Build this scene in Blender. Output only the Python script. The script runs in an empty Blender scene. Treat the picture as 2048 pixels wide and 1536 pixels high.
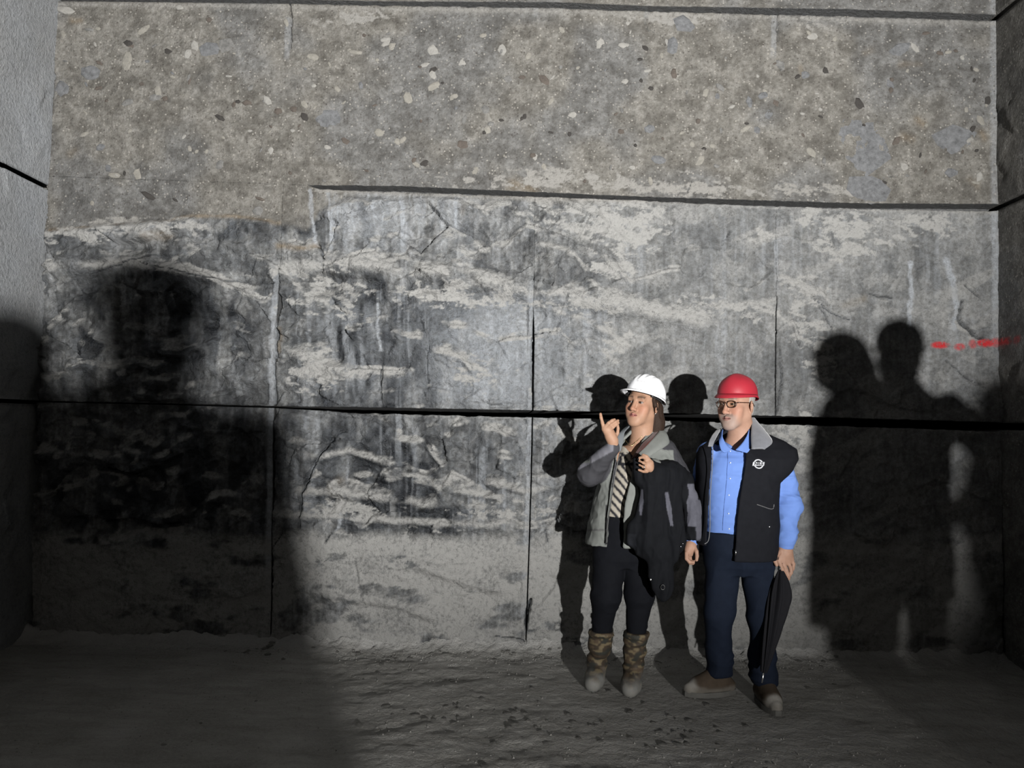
import bpy, bmesh, math, random, time
import numpy as np
from mathutils import Vector, Matrix
T0 = time.time()
scene = bpy.context.scene
COL = scene.collection

# ------------------------------------------------------------------ camera, light, exposure
F_PX = 1500.0                      # focal length for a 2048 px wide frame
CAM_H = 1.42
PITCH = math.atan(77.0 / F_PX)     # looking slightly up
ROLL = 0.021
WALL_Y = 4.76
cam_data = bpy.data.cameras.new('camera')
cam_data.sensor_width = 36.0
cam_data.lens = 36.0 * F_PX / 2048.0
cam_data.clip_start = 0.05
cam = bpy.data.objects.new('camera', cam_data)
COL.objects.link(cam)
CAM_M = (Matrix.Translation((0, 0, CAM_H)) @ Matrix.Rotation(math.pi / 2 + PITCH, 4, 'X') @ Matrix.Rotation(ROLL, 4, 'Z'))
cam.matrix_world = CAM_M
scene.camera = cam
scene.view_settings.view_transform = 'Standard'
scene.view_settings.look = 'None'
scene.view_settings.gamma = 1.0
scene.view_settings.use_curve_mapping = False
scene.view_settings.exposure = 0.0
scene.cycles.max_bounces = 3
scene.cycles.use_light_tree = False
scene.cycles.caustics_reflective = False
scene.cycles.caustics_refractive = False
scene.cycles.adaptive_threshold = 0.06
scene.cycles.diffuse_bounces = 2

world = bpy.data.worlds.new('world')
scene.world = world
world.use_nodes = True
bgn = world.node_tree.nodes['Background']
bgn.inputs[0].default_value = (0.9, 0.95, 1.0, 1)
bgn.inputs[1].default_value = 0.0

LAMP = Vector((2.12, -4.75, 1.17))     # floodlight standing behind the photographer
LAMP_AIM = Vector((-0.6, WALL_Y, 4.8))
LAMP_W = 10400.0
LAMP_R = 0.05
LAMP_ANGLE = math.radians(68)

CR = np.array(CAM_M.to_3x3())
def wp(px, py, Y):
    """point of the place at depth Y that lies on the sight line of a reference pixel"""
    d = CR @ np.array([(px - 1024.0) / F_PX, -(py - 768.0) / F_PX, -1.0])
    t = Y / d[1]
    return np.array([d[0] * t, Y, CAM_H + d[2] * t])
def to_px(X, Y, Z):
    X = np.asarray(X, float); Z = np.asarray(Z, float); Y = np.asarray(Y, float)
    q = np.stack(np.broadcast_arrays(X, Y, Z - CAM_H), -1) @ CR
    return 1024.0 + F_PX * q[..., 0] / -q[..., 2], 768.0 - F_PX * q[..., 1] / -q[..., 2]

# ------------------------------------------------------------------ small helpers
def tag(o, label=None, cat=None, group=None, kind=None):
    if label: o['label'] = label
    if cat: o['category'] = cat
    if group: o['group'] = group
    if kind: o['kind'] = kind
    return o
def link(o, parent=None):
    COL.objects.link(o)
    if parent is not None: o.parent = parent
    return o
def empty(name, loc=(0, 0, 0)):
    o = bpy.data.objects.new(name, None); o.empty_display_size = 0.1; o.location = loc
    return link(o)
def mesh_np(name, verts, faces, mat=None, parent=None, smooth=True, attrs=None, colors=None):
    """faces: (n,4) or (n,3) int array, or list of arrays"""
    verts = np.asarray(verts, np.float32)
    me = bpy.data.meshes.new(name)
    fl = faces if isinstance(faces, list) else [faces]
    fl = [np.asarray(f, np.int32) for f in fl if len(f)]
    loops = np.concatenate([f.ravel() for f in fl])
    tot = np.concatenate([np.full(len(f), f.shape[1], np.int32) for f in fl])
    start = np.concatenate([[0], np.cumsum(tot)[:-1]]).astype(np.int32)
    me.vertices.add(len(verts)); me.vertices.foreach_set('co', verts.ravel())
    me.loops.add(len(loops)); me.loops.foreach_set('vertex_index', loops)
    me.polygons.add(len(tot)); me.polygons.foreach_set('loop_start', start); me.polygons.foreach_set('loop_total', tot)
    me.polygons.foreach_set('use_smooth', np.full(len(tot), smooth))
    me.update(calc_edges=True)
    me.validate()
    for k, a in (attrs or {}).items():
        at = me.attributes.new(k, 'FLOAT', 'POINT'); at.data.foreach_set('value', np.asarray(a, np.float32).ravel())
    for k, a in (colors or {}).items():
        at = me.attributes.new(k, 'FLOAT_COLOR', 'POINT')
        a = np.asarray(a, np.float32)
        if a.shape[1] == 3: a = np.concatenate([a, np.ones((len(a), 1), np.float32)], 1)
        at.data.foreach_set('color', a.ravel())
    if mat is not None: me.materials.append(mat)
    o = bpy.data.objects.new(name, me)
    return link(o, parent)
def sstep(a, b, x):
    t = np.clip((np.asarray(x, float) - a) / (b - a), 0, 1)
    return t * t * (3 - 2 * t)
def gauss(x, s): return np.exp(-0.5 * (np.asarray(x) / s) ** 2)

_lat = np.random.RandomState(7).rand(256, 256)
def vnoise(x, y, seed=0):
    """smooth value noise, period 256"""
    x = np.asarray(x, float) + seed * 17.31; y = np.asarray(y, float) + seed * 9.77
    xi = np.floor(x).astype(int); yi = np.floor(y).astype(int)
    fx = x - xi; fy = y - yi
    fx = fx * fx * (3 - 2 * fx); fy = fy * fy * (3 - 2 * fy)
    a = _lat[yi & 255, xi & 255]; b = _lat[yi & 255, (xi + 1) & 255]
    c = _lat[(yi + 1) & 255, xi & 255]; d = _lat[(yi + 1) & 255, (xi + 1) & 255]
    return (a * (1 - fx) + b * fx) * (1 - fy) + (c * (1 - fx) + d * fx) * fy
def fbm(x, y, oct=4, seed=0, gain=0.5):
    s = 0; a = 1; n = 0
    for k in range(oct):
        s = s + a * vnoise(x * 2 ** k, y * 2 ** k, seed + k * 3); n += a; a *= gain
    return s / n
def vnoise3(x, y, z, seed=0):
    k = np.floor(z).astype(int); f = z - k; f = f * f * (3 - 2 * f)
    a = vnoise(x + k * 37.7, y + k * 11.3, seed); b = vnoise(x + (k + 1) * 37.7, y + (k + 1) * 11.3, seed)
    return a * (1 - f) + b * f
_rj = np.random.RandomState(11)
_jx, _jy, _r1, _r2, _r3 = (_rj.rand(128, 128) for _ in range(5))
def worley(x, y, seed=0):
    """F1, F2 and three random numbers of the nearest cell plus offset to it"""
    x = np.asarray(x, float) + seed * 13.7; y = np.asarray(y, float) + seed * 5.3
    xi = np.floor(x).astype(int); yi = np.floor(y).astype(int)
    F1 = np.full(x.shape, 9.0); F2 = np.full(x.shape, 9.0)
    out = [np.zeros(x.shape) for _ in range(5)]
    for dx in (-1, 0, 1):
        for dy in (-1, 0, 1):
            cx = (xi + dx) & 127; cy = (yi + dy) & 127
            ox = x - (xi + dx + _jx[cy, cx]); oy = y - (yi + dy + _jy[cy, cx])
            d = ox * ox + oy * oy
            near = d < F1
            F2 = np.where(near, F1, np.minimum(F2, d)); F1 = np.where(near, d, F1)
            for k, v in enumerate((_r1[cy, cx], _r2[cy, cx], _r3[cy, cx], ox, oy)):
                out[k] = np.where(near, v, out[k])
    return np.sqrt(F1), np.sqrt(F2), out
def facets(x, y, seed=0, tilt=1.0):
    """broken-rock relief: every cell a plane of its own"""
    f1, f2, (a, b, c, ox, oy) = worley(x, y, seed)
    return (a - 0.5) + tilt * ((b - 0.5) * ox + (c - 0.5) * oy) * 1.6
def poly_dist(u, v, pts):
    """distance to a polyline and the parameter 0..1 along it"""
    D = np.full(np.shape(u), 1e9); Tt = np.zeros(np.shape(u)); n = len(pts) - 1
    for i in range(n):
        ax, ay = pts[i]; bx, by = pts[i + 1]
        dx, dy = bx - ax, by - ay
        t = np.clip(((u - ax) * dx + (v - ay) * dy) / (dx * dx + dy * dy), 0, 1)
        d = np.hypot(u - ax - t * dx, v - ay - t * dy)
        m = d < D
        D = np.where(m, d, D); Tt = np.where(m, (i + t) / n, Tt)
    return D, Tt
def interp(pts):
    xs = [p[0] for p in pts]; ys = [p[1] for p in pts]
    return lambda x: np.interp(x, xs, ys)

# ------------------------------------------------------------------ materials
def newmat(name):
    m = bpy.data.materials.new(name); m.use_nodes = True
    nt = m.node_tree
    return m, nt, nt.nodes['Principled BSDF']
class NT:
    """terse node-tree writer"""
    def __init__(s, nt): s.nt = nt
    def n(s, t, **kw):
        nd = s.nt.nodes.new(t)
        for k, v in kw.items():
            setattr(nd, k, v)
        return nd
    def l(s, a, b): s.nt.links.new(a, b)
    def attr(s, name): return s.n('ShaderNodeAttribute', attribute_name=name)
    def noise(s, vec, scale, detail=4, rough=0.55, dist=0.0):
        nd = s.n('ShaderNodeTexNoise'); nd.inputs['Scale'].default_value = scale
        nd.inputs['Detail'].default_value = detail; nd.inputs['Roughness'].default_value = rough
        nd.inputs['Distortion'].default_value = dist
        s.l(vec, nd.inputs['Vector']); return nd.outputs['Fac']
    def vor(s, vec, scale, feature='F1', out='Distance', rnd=1.0):
        nd = s.n('ShaderNodeTexVoronoi', feature=feature); nd.inputs['Scale'].default_value = scale
        nd.inputs['Randomness'].default_value = rnd
        s.l(vec, nd.inputs['Vector']); return nd.outputs[out]
    def ramp(s, fac, stops, interp='LINEAR'):
        nd = s.n('ShaderNodeValToRGB'); cr = nd.color_ramp; cr.interpolation = interp
        while len(cr.elements) < len(stops): cr.elements.new(0.5)
        for e, (p, c) in zip(cr.elements, stops):
            e.position = p; e.color = c if len(c) == 4 else (*c, 1)
        s.l(fac, nd.inputs[0]); return nd.outputs[0]
    def rng(s, v, a, b, c=0.0, d=1.0):
        nd = s.n('ShaderNodeMapRange'); nd.inputs[1].default_value = a; nd.inputs[2].default_value = b
        nd.inputs[3].default_value = c; nd.inputs[4].default_value = d
        s.l(v, nd.inputs[0]); return nd.outputs[0]
    def math(s, op, a, b=None):
        nd = s.n('ShaderNodeMath', operation=op)
        for i, v in enumerate((a, b)):
            if v is None: continue
            if isinstance(v, (int, float)): nd.inputs[i].default_value = v
            else: s.l(v, nd.inputs[i])
        return nd.outputs[0]
    def mix(s, fac, a, b, blend='MIX'):
        nd = s.n('ShaderNodeMix', data_type='RGBA', blend_type=blend)
        for i, v in ((0, fac), (6, a), (7, b)):
            if isinstance(v, (int, float)): nd.inputs[i].default_value = v
            elif isinstance(v, tuple): nd.inputs[i].default_value = v if len(v) == 4 else (*v, 1)
            else: s.l(v, nd.inputs[i])
        return nd.outputs[2]
    def map(s, vec, scale=(1, 1, 1), rot=(0, 0, 0)):
        nd = s.n('ShaderNodeMapping'); nd.inputs['Scale'].default_value = scale; nd.inputs['Rotation'].default_value = rot
        s.l(vec, nd.inputs['Vector']); return nd.outputs[0]
    def bump(s, h, strength, dist, prev=None):
        nd = s.n('ShaderNodeBump'); nd.inputs['Strength'].default_value = strength; nd.inputs['Distance'].default_value = dist
        s.l(h, nd.inputs['Height'])
        if prev is not None: s.l(prev, nd.inputs['Normal'])
        return nd.outputs[0]

def stone_material():
    """vertex colour carries the large pattern of the rock; grain, speckle and the ragged edge of the dust are added here"""
    m, nt, bs = newmat('quarry_stone'); N = NT(nt)
    co = N.n('ShaderNodeTexCoord').outputs['Object']
    cong = N.attr('cong').outputs['Fac']; dust = N.attr('dust').outputs['Fac']; wet_crackshade = N.attr('dark').outputs['Fac']
    col = N.attr('Col').outputs['Color']; paint = N.attr('paint').outputs['Fac']
    fine = N.noise(co, 42, 4, 0.78)
    grain = N.mix(N.rng(fine, 0.30, 0.70), (0.62, 0.60, 0.57), (1.30, 1.31, 1.32))
    base = N.mix(1.0, col, grain, 'MULTIPLY')
    v1 = N.n('ShaderNodeTexVoronoi'); v1.inputs['Scale'].default_value = 58; N.l(co, v1.inputs['Vector'])
    sel = N.n('ShaderNodeSeparateColor'); N.l(v1.outputs['Color'], sel.inputs[0])
    sp = N.math('MULTIPLY', N.rng(v1.outputs['Distance'], 0.42, 0.18), cong)
    white = N.math('MULTIPLY', sp, N.rng(sel.outputs[0], 0.74, 0.95, 0, 0.9))
    blk = N.math('MULTIPLY', sp, N.rng(sel.outputs[0], 0.24, 0.06, 0, 0.8))
    base = N.mix(white, base, (0.50, 0.48, 0.44)); base = N.mix(blk, base, (0.085, 0.075, 0.068))
    dm = N.rng(N.math('MULTIPLY', dust, N.math('ADD', N.math('MULTIPLY', N.math('SUBTRACT', fine, 0.5), 2.6), 1.0)), 0.14, 0.86)
    dcol = N.mix(fine, (0.335, 0.327, 0.308), (0.445, 0.437, 0.415))
    base = N.mix(dm, base, dcol)
    base = N.mix(1.0, base, N.mix(cong, (0.66, 0.67, 0.685), (0.555, 0.55, 0.545)), 'MULTIPLY')
    base = N.mix(N.math('MULTIPLY', paint, N.rng(fine, 0.34, 0.54)), base, (0.42, 0.015, 0.02))
    N.l(base, bs.inputs['Base Color'])
    N.l(N.rng(N.math('MULTIPLY', wet_crackshade, N.math('SUBTRACT', 1.0, dm)), 0.0, 1.0, 0.85, 0.40), bs.inputs['Roughness'])
    bs.inputs['Specular IOR Level'].default_value = 0.35
    N.l(N.bump(fine, 0.85, 0.02), bs.inputs['Normal'])
    return m
def lerp(a, b, t): return a + (b - a) * t[..., None]
def C3(*c): return np.array(c, float)
def stone_colour(x, z, cong, dark, streak, ochre):
    """albedo of the rock; x, z in metres on the face"""
    mid = fbm(x * 13, z * 13, 4, 201); big = fbm(x * 2.2, z * 2.2, 3, 205); mott = fbm(x * 26, z * 26, 3, 208)
    k = sstep(0.25, 0.75, 0.65 * mid + 0.35 * mott)
    c1 = lerp(C3(.188, .179, .162), C3(.355, .344, .320), k)
    c1 = lerp(c1, c1 * C3(.86, .89, .95), sstep(.42, .62, big))
    r = fbm(x * 5, z * 5, 4, 211); st = fbm(x * 20, z * 2.2, 3, 214)
    k2 = sstep(.25, .75, .6 * r + .4 * fbm(x * 30, z * 22, 3, 217))
    c2 = lerp(C3(.120, .125, .130), C3(.350, .350, .342), k2)
    c2 = lerp(c2, 0 * c2 + C3(.36, .365, .37), .45 * sstep(.4, .68, st))
    wet_crackshade = lerp(C3(.022, .025, .030), C3(.090, .096, .104), sstep(.35, .65, fbm(x * 12, z * 12, 3, 219)))
    fs = fbm(x * 95, z * 7, 3, 221)
    c2 = lerp(c2, .55 * c2 + .45 * C3(.285, .285, .28), sstep(3.3, 4.2, x))
    c2 = c2 * (1 + (.9 - .5 * sstep(3.3, 4.2, x)) * (fs - .5))[..., None]
    c2 = lerp(c2, wet_crackshade * (1 + .9 * (fs - .5))[..., None], dark)
    c1 = lerp(c1, wet_crackshade + .03, dark * .6)
    c = lerp(c2, c1, cong)
    mt = fbm(x * 34, z * 34, 5, 231, .62)
    rt = sstep(3.3, 4.2, x) * (1 - cong)
    c = c * (1 + (1.35 - .80 * cong - .75 * rt) * (mt - .5) * 1.15)[..., None] * .86
    c = lerp(c, 0 * c + C3(.40, .42, .445), streak)
    c = lerp(c, 0 * c + C3(.27, .195, .11), ochre * .75)
    return c
M_STONE = stone_material()

def clast_material(name, col, var=0.35):
    m, nt, bs = newmat(name); N = NT(nt)
    co = N.n('ShaderNodeNewGeometry').outputs['Position']
    f = N.noise(co, 28, 6, 0.75)
    d = tuple(c * (1 - var) for c in col); e = tuple(min(1, c * (1 + var)) for c in col)
    N.l(N.ramp(f, [(0.3, d), (0.7, e)]), bs.inputs['Base Color'])
    bs.inputs['Roughness'].default_value = 0.75
    N.l(N.bump(f, 0.8, 0.015), bs.inputs['Normal'])
    return m

# ------------------------------------------------------------------ the quarry face
K1T = interp([(60, -6), (580, -2), (750, 2), (1100, 4), (1300, 12), (1560, 16), (1700, 18), (2010, 30)])
K1B = interp([(60, 2), (580, 8), (750, 12), (1100, 17), (1300, 24), (1560, 30), (1700, 34), (2010, 43)])
K2T = interp([(50, 350), (614, 370), (616, 370), (800, 372), (1030, 382), (1250, 392), (1400, 397), (1700, 406), (2010, 408)])
K2B = interp([(50, 350), (614, 370), (640, 379), (800, 385), (1030, 393), (1250, 400), (1400, 408), (1700, 418), (2010, 423)])
K3T = interp([(50, 801), (300, 806), (550, 812), (700, 814), (1000, 819), (1250, 824), (1600, 833), (2010, 845)])
K3B = interp([(50, 804), (300, 809), (550, 816), (640, 821), (700, 826), (800, 829), (1000, 834), (1250, 839), (1600, 850), (2010, 864)])
V1 = interp([(360, 566), (540, 560), (640, 553), (820, 548), (1300, 541)])
V2 = interp([(360, 1070), (580, 1067), (820, 1064), (1000, 1060), (1300, 1050)])
V3 = interp([(360, 1552), (560, 1551), (820, 1549), (1300, 1546)])

CRACKS = [([(668, 876), (645, 905), (622, 942), (606, 990), (602, 1052)], 3.2, 0.06), ([(690, 858), (668, 876)], 1.6, 0.03),
          ([(857, 690), (853, 735), (856, 765)], 2.6, 0.04), ([(636, 488), (650, 520)], 3.0, 0.04), ([(768, 640), (764, 700), (760, 800)], 1.4, 0.02),
          ([(845, 818), (850, 860), (866, 905)], 1.4, 0.02), ([(955, 870), (944, 905), (958, 930)], 1.3, 0.02), ([(1925, 600), (1920, 640), (1945, 668), (1968, 678)], 4.0, 0.06),
          ([(570, 1062), (548, 1090), (546, 1180)], 1.4, 0.015), ([(665, 1065), (650, 1085)], 1.5, 0.02), ([(670, 1057), (720, 1050)], 1.3, 0.02),
          ([(1560, 700), (1563, 760), (1552, 830)], 2.0, 0.03), ([(1630, 600), (1660, 625), (1700, 640)], 1.2, 0.015), ([(1740, 585), (1790, 596)], 1.3, 0.02),
          ([(1640, 615), (1665, 660)], 1.3, 0.02), ([(1062, 1200), (1054, 1230), (1052, 1256)], 4.5, 0.07), ([(990, 1270), (1045, 1278), (1056, 1290)], 1.3, 0.02),
          ([(1090, 1060), (1096, 1085)], 1.4, 0.02), ([(1460, 460), (1450, 480)], 1.3, 0.015), ([(1800, 350), (1730, 365), (1722, 375)], 1.0, 0.008),
          ([(130, 565), (200, 540), (290, 512), (360, 508)], 1.6, 0.02), ([(280, 525), (420, 558), (560, 565)], 1.5, 0.02), ([(700, 340), (860, 338)], 0.8, 0.006),
          ([(95, 0), (88, 40), (97, 90), (104, 140)], 1.8, 0.05), ([(90, 372), (92, 440)], 1.5, 0.04), ([(80, 555), (70, 600), (72, 640), (64, 690), (70, 714), (90, 716)], 2.2, 0.06),
          ([(1285, 40), (1298, 60), (1330, 75)], 1.0, 0.008), ([(1708, 350), (1726, 372)], 1.2, 0.012), ([(1930, 570), (1965, 600)], 1.3, 0.02),
          ([(1385, 360), (1375, 385)], 1.0, 0.01), ([(1890, 720), (1930, 755), (1960, 770)], 1.2, 0.02), ([(560, 590), (556, 640), (551, 690), (549, 806)], 3.2, 0.07), ([(1066, 640), (1064, 760), (1068, 815)], 2.2, 0.05),
          ([(1058, 850), (1056, 960)], 1.2, 0.02), ([(551, 836), (549, 1000)], 1.4, 0.02), ([(581, 4), (581, 60), (580, 98)], 2.4, 0.04), ([(1556, 30), (1556, 80)], 1.8, 0.03)]
LEDGES = [([(560, 548), (640, 535), (760, 545), (880, 556), (1000, 574), (1080, 596), (1200, 606), (1300, 632), (1400, 655)], 20, 0.045),
          ([(600, 985), (690, 990), (780, 1000), (860, 1010)], 12, 0.04), ([(980, 968), (1050, 985), (1090, 980)], 8, 0.03),
          ([(620, 920), (700, 905), (780, 930)], 9, 0.03), ([(560, 700), (640, 725), (700, 760)], 16, 0.03), ([(880, 705), (920, 720), (940, 735)], 9, 0.03),
          ([(1090, 620), (1180, 650), (1250, 690)], 10, 0.02), ([(1560, 560), (1640, 590), (1660, 610)], 9, 0.02), ([(640, 1190), (760, 1200), (860, 1230)], 12, 0.03),
          ([(840, 1130), (920, 1160), (1000, 1180)], 11, 0.03), ([(1080, 495), (1150, 515), (1170, 545)], 8, 0.02), ([(100, 545), (250, 530), (420, 560)], 12, 0.03),
          ([(800, 880), (850, 890), (880, 930)], 9, 0.03), ([(720, 955), (800, 960), (1000, 1000)], 8, 0.025), ([(560, 1030), (700, 1040), (900, 1050), (1060, 1060)], 10, 0.02),
          ([(1580, 640), (1600, 690), (1640, 700)], 8, 0.02), ([(1210, 520), (1260, 570)], 8, 0.02), ([(1440, 620), (1540, 610)], 9, 0.015)]

def face_fields(u, v):
    """relief (metres towards the viewer) and surface attributes of the quarry face at reference position u, v"""
    s = 315.0
    x = u / s; z = -v / s
    xw = x + 0.10 * (fbm(x * 3, z * 3, 3, 5) - 0.5); zw = z + 0.10 * (fbm(x * 3, z * 3, 3, 6) - 0.5)
    k2 = K2B(u); k3 = K3B(u)
    ledge_line = np.interp(u, [60, 100, 250, 400, 480, 560, 615, 640, 700, 900, 1100, 1300, 1500, 1700, 1995],
                           [468, 462, 450, 432, 436, 447, 455, 420, 400, 396, 400, 404, 408, 415, 420])
    nl = 10 * (fbm(u / 60, v / 60, 3, 31) - 0.5)
    cong = 1 - sstep(-8, 10, v - ledge_line - nl)
    # rough zones
    up = cong
    rough = 1 - up
    h = 0.010 * (fbm(x * 1.3, z * 1.3, 3, 1) - 0.5) * 2
    h = h + up * (0.012 * (fbm(x * 9, z * 9, 4, 2) - 0.5) + 0.004 * facets(x * 22, z * 22, 3))
    smoothz = np.clip(gauss(u - 1000, 105) * sstep(560, 640, v) * (1 - sstep(790, 840, v)), 0, 1)        # smooth pale panel
    right = sstep(1080, 1300, u)
    low = sstep(1050, 1090, v + 20 * (fbm(u / 80, v / 80, 2, 8) - 0.5))
    amp = rough * (1.0 - 0.6 * smoothz) * (1 - 0.75 * right * (1 - low)) * (1 - 0.35 * low)
    rid = lambda a_, b_, sd, o=4: 1 - np.abs(2 * fbm(a_, b_, o, sd) - 1)
    lowf = 1 - 0.75 * low
    h = h + amp * (lowf * (0.075 * facets(xw * 2.6, zw * 4.0, 1) + 0.030 * facets(xw * 7.5, zw * 10, 2) + 0.010 * facets(xw * 17, zw * 21, 4))
                   + 0.050 * (rid(xw * 2.0, zw * 3.4, 9) - 0.6) + 0.030 * (rid(xw * 6, zw * 9, 12) - 0.6) + 0.018 * (fbm(x * 16, z * 16, 4, 15) - 0.5))
    ledge_dust = np.zeros(u.shape)
    for pts, w, hh in LEDGES:
        px = np.array([p[0] for p in pts]); py = np.array([p[1] for p in pts])
        x0, x1 = px.min() - 3 * w, px.max() + 3 * w
        m = (u > x0) & (u < x1) & (v > py.min() - 5 * w) & (v < py.max() + 8 * w)
        if not m.any(): continue
        um = u[m]; vm = v[m]
        line = np.interp(um, px, py) + 8 * (fbm(um / 25, vm / 60, 3, 17) - 0.5)
        ends = sstep(x0, px.min() + w, um) * (1 - sstep(px.max() - w, x1, um))
        d = vm - line
        bulge = np.where(d < 0, np.exp(-(d / (1.6 * w)) ** 2), np.exp(-(d / (0.8 * w)) ** 2))
        h[m] += hh * bulge * ends * rough[m]
        ledge_dust[m] = np.maximum(ledge_dust[m], ends * np.exp(-((d + 0.5 * w) / (0.75 * w)) ** 2))
    # saw-cut strips down the vertical joints
    strip = np.zeros(u.shape)
    for f, a, b, w, off in ((V1, 540, 1260, 6, -6), (V2, 570, 1260, 5, -5), (V3, 480, 560, 3, 0)):
        d = u - (f(v) + off)
        ww = sstep(a - 25, a + 15, v) * (1 - sstep(b - 40, b, v))
        strip = np.maximum(strip, ww * (1 - sstep(w * 0.8, w * 1.3, np.abs(d))))
    for uu, a, b in ((576, 40, 128), (1549, 24, 122), (1294, 18, 48), (1072, 14, 42)):
        strip = np.maximum(strip, (1 - sstep(4, 7, np.abs(u - uu + (v - a) * 0.03))) * sstep(a - 10, a, v) * (1 - sstep(b - 20, b, v)) * 0.9)
    strip = np.maximum(strip, (1 - sstep(5, 9, np.abs(u - 1989 - (v - 400) * 0.006))) * (1 - sstep(620, 760, v)))
    h = h * (1 - 0.85 * strip) + 0.004 * strip
    # lips along the horizontal cuts are sawn flat too
    for f, sgn, w in ((K1B, 1, 14), (K2B, 1, 10), (K3B, 1, 7), (K3T, -1, 6), (K1T, -1, 6), (K2T, -1, 8)):
        d = (v - f(u)) * sgn
        lip = np.where(d > -1.5, np.exp(-np.clip(d, 0, None) / w), 0) * (np.ones_like(u) if f not in (K2B, K2T) else sstep(600, 640, u))
        h = h * (1 - 0.7 * lip) + 0.004 * lip
    lipd = np.exp(-np.abs(v - K1B(u) - 6) / 7.0) * 0.75 + sstep(610, 640, u) * np.exp(-np.abs(v - K2B(u) - 3) / 4.0) * 0.7
    lipd = lipd + sstep(690, 740, u) * np.exp(-np.abs(v - K3B(u) - 2) / 2.5) * 0.5
    crackm = np.zeros(u.shape)
    for pts, w, dep in CRACKS:
        px = [p[0] for p in pts]; py = [p[1] for p in pts]
        m = (u > min(px) - 20) & (u < max(px) + 20) & (v > min(py) - 20) & (v < max(py) + 20)
        if not m.any(): continue
        d, t = poly_dist(u[m] + 5 * (fbm(u[m] / 12, v[m] / 12, 3, 21) - 0.5), v[m] + 5 * (fbm(u[m] / 12, v[m] / 12, 3, 22) - 0.5), pts)
        ww = w * (0.55 + 0.45 * np.sin(np.pi * np.clip(t, 0.08, 0.92)))
        k = 1 - sstep(ww * 0.55, ww * 1.25, d)
        h[m] -= dep * k
        crackm[m] = np.maximum(crackm[m], k)
    # left corner edge: rock breaks away irregularly
    eu = np.interp(v, [-100, 0, 40, 150, 300, 400, 540, 600, 700, 760, 1300], [92, 90, 86, 106, 96, 86, 86, 72, 66, 82, 78])
    h = np.where(u < eu + 2, h - 0.05 * sstep(-6, 3, eu - u), h)
    # ---------------- attributes
    slope = np.zeros(u.shape)
    def blur(A, r):
        for ax in (0, 1):
            if A.shape[ax] < 2 * r + 2: continue
            pad = [(0, 0), (0, 0)]; pad[ax] = (r + 1, r)
            c = np.cumsum(np.pad(A, pad, mode='edge'), axis=ax)
            n_ = A.shape[ax]
            A = (np.take(c, np.arange(2 * r + 1, 2 * r + 1 + n_), axis=ax) - np.take(c, np.arange(0, n_), axis=ax)) / (2 * r + 1)
        return A
    hb = blur(h, 3)
    dv = np.gradient(v, axis=0); dh = np.gradient(hb, axis=0)
    slope = dh / np.where(np.abs(dv) < 1e-6, 1e-6, dv) * s          # >0: faces up
    facing = sstep(0.10, 0.55, slope + 0.5 * (fbm(u / 14, v / 9, 4, 49) - 0.5))
    n1 = fbm(u / 55, v / 40, 4, 40); n2 = fbm(u / 130, v / 110, 3, 44)
    dust = rough * (0.75 * facing * sstep(0.30, 0.6, n2 + 0.1) * (0.35 + 0.9 * sstep(.3, .65, fbm(u / 16, v / 11, 4, 42))) + 0.8 * ledge_dust * sstep(0.3, 0.55, n1 + 0.05))
    dust = np.maximum(dust, rough * low * (0.66 + 0.25 * sstep(0.35, 0.6, n1)) * (1 - 0.8 * sstep(0.57, 0.70, fbm(u / 75 + v / 130, v / 34, 5, 47))))
    dust = np.maximum(dust, rough * (0.35 * sstep(0.54, 0.70, fbm(u / 48, v / 30, 5, 60)) * sstep(1060, 1160, u)))
    # streaky white drifts over the right-hand blocks
    diag = fbm((u * 0.8 - v * 0.5) / 120, (u * 0.45 + v * 0.9) / 26, 4, 53)
    dust = np.maximum(dust, rough * right * (1 - low) * 0.45 * sstep(0.54, 0.68, diag) * sstep(0.38, 0.55, fbm(u / 170, v / 120, 2, 57)))
    for cu, cv, ru, rv, a in ((1250, 460, 60, 45, .7), (1150, 425, 90, 26, .5), (1700, 465, 60, 40, .75), (1640, 440, 40, 25, .6), (1860, 450, 60, 25, .5), (640, 590, 70, 35, .5), (930, 590, 130, 22, .55),
                              (640, 740, 45, 35, .7), (1380, 370, 160, 18, .55), (1120, 360, 160, 16, .55), (1640, 385, 140, 14, .4), (1430, 620, 110, 20, .45), (1130, 600, 80, 16, .45), (960, 745, 40, 26, .5),
                              (820, 1120, 190, 40, .5), (700, 1010, 70, 22, .5), (1130, 1200, 60, 60, .6), (640, 545, 90, 14, .5), (1620, 660, 40, 30, .5), (280, 455, 90, 14, .75), (150, 470, 60, 14, .6), (1010, 1020, 90, 14, .6),
                              (1150, 455, 45, 14, .5), (1225, 535, 34, 16, .7), (1180, 612, 60, 14, .7), (1300, 622, 36, 12, .7), (1525, 470, 24, 12, .6), (1690, 490, 45, 26, .7), (1610, 585, 34, 22, .65), (1580, 640, 40, 20, .5), (1860, 440, 50, 16, .6), (1640, 720, 30, 36, .6), (1230, 690, 26, 34, .5), (1590, 870, 40, 40, .6), (720, 40, 60, 16, .5), (1340, 30, 80, 14, .5), (1620, 40, 60, 16, .5)):
        g = np.exp(-0.5 * (((u - cu) / ru) ** 2 + ((v - cv) / rv) ** 2))
        dust = np.maximum(dust, .92 * sstep(.30, .62, a * 1.05 * g + 2.0 * (fbm((u + .6 * v) / 30, (v - .3 * u) / 12, 6, 63, .68) - .5)) * sstep(.08, .4, g))
    dust = np.maximum(dust, np.clip(lipd, 0, 1) * (0.5 + 0.6 * fbm(u / 30, v / 30, 3, 66)))
    dust = np.clip(dust * (1 - crackm), 0, 1)
    dzone = np.zeros(u.shape)
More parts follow.
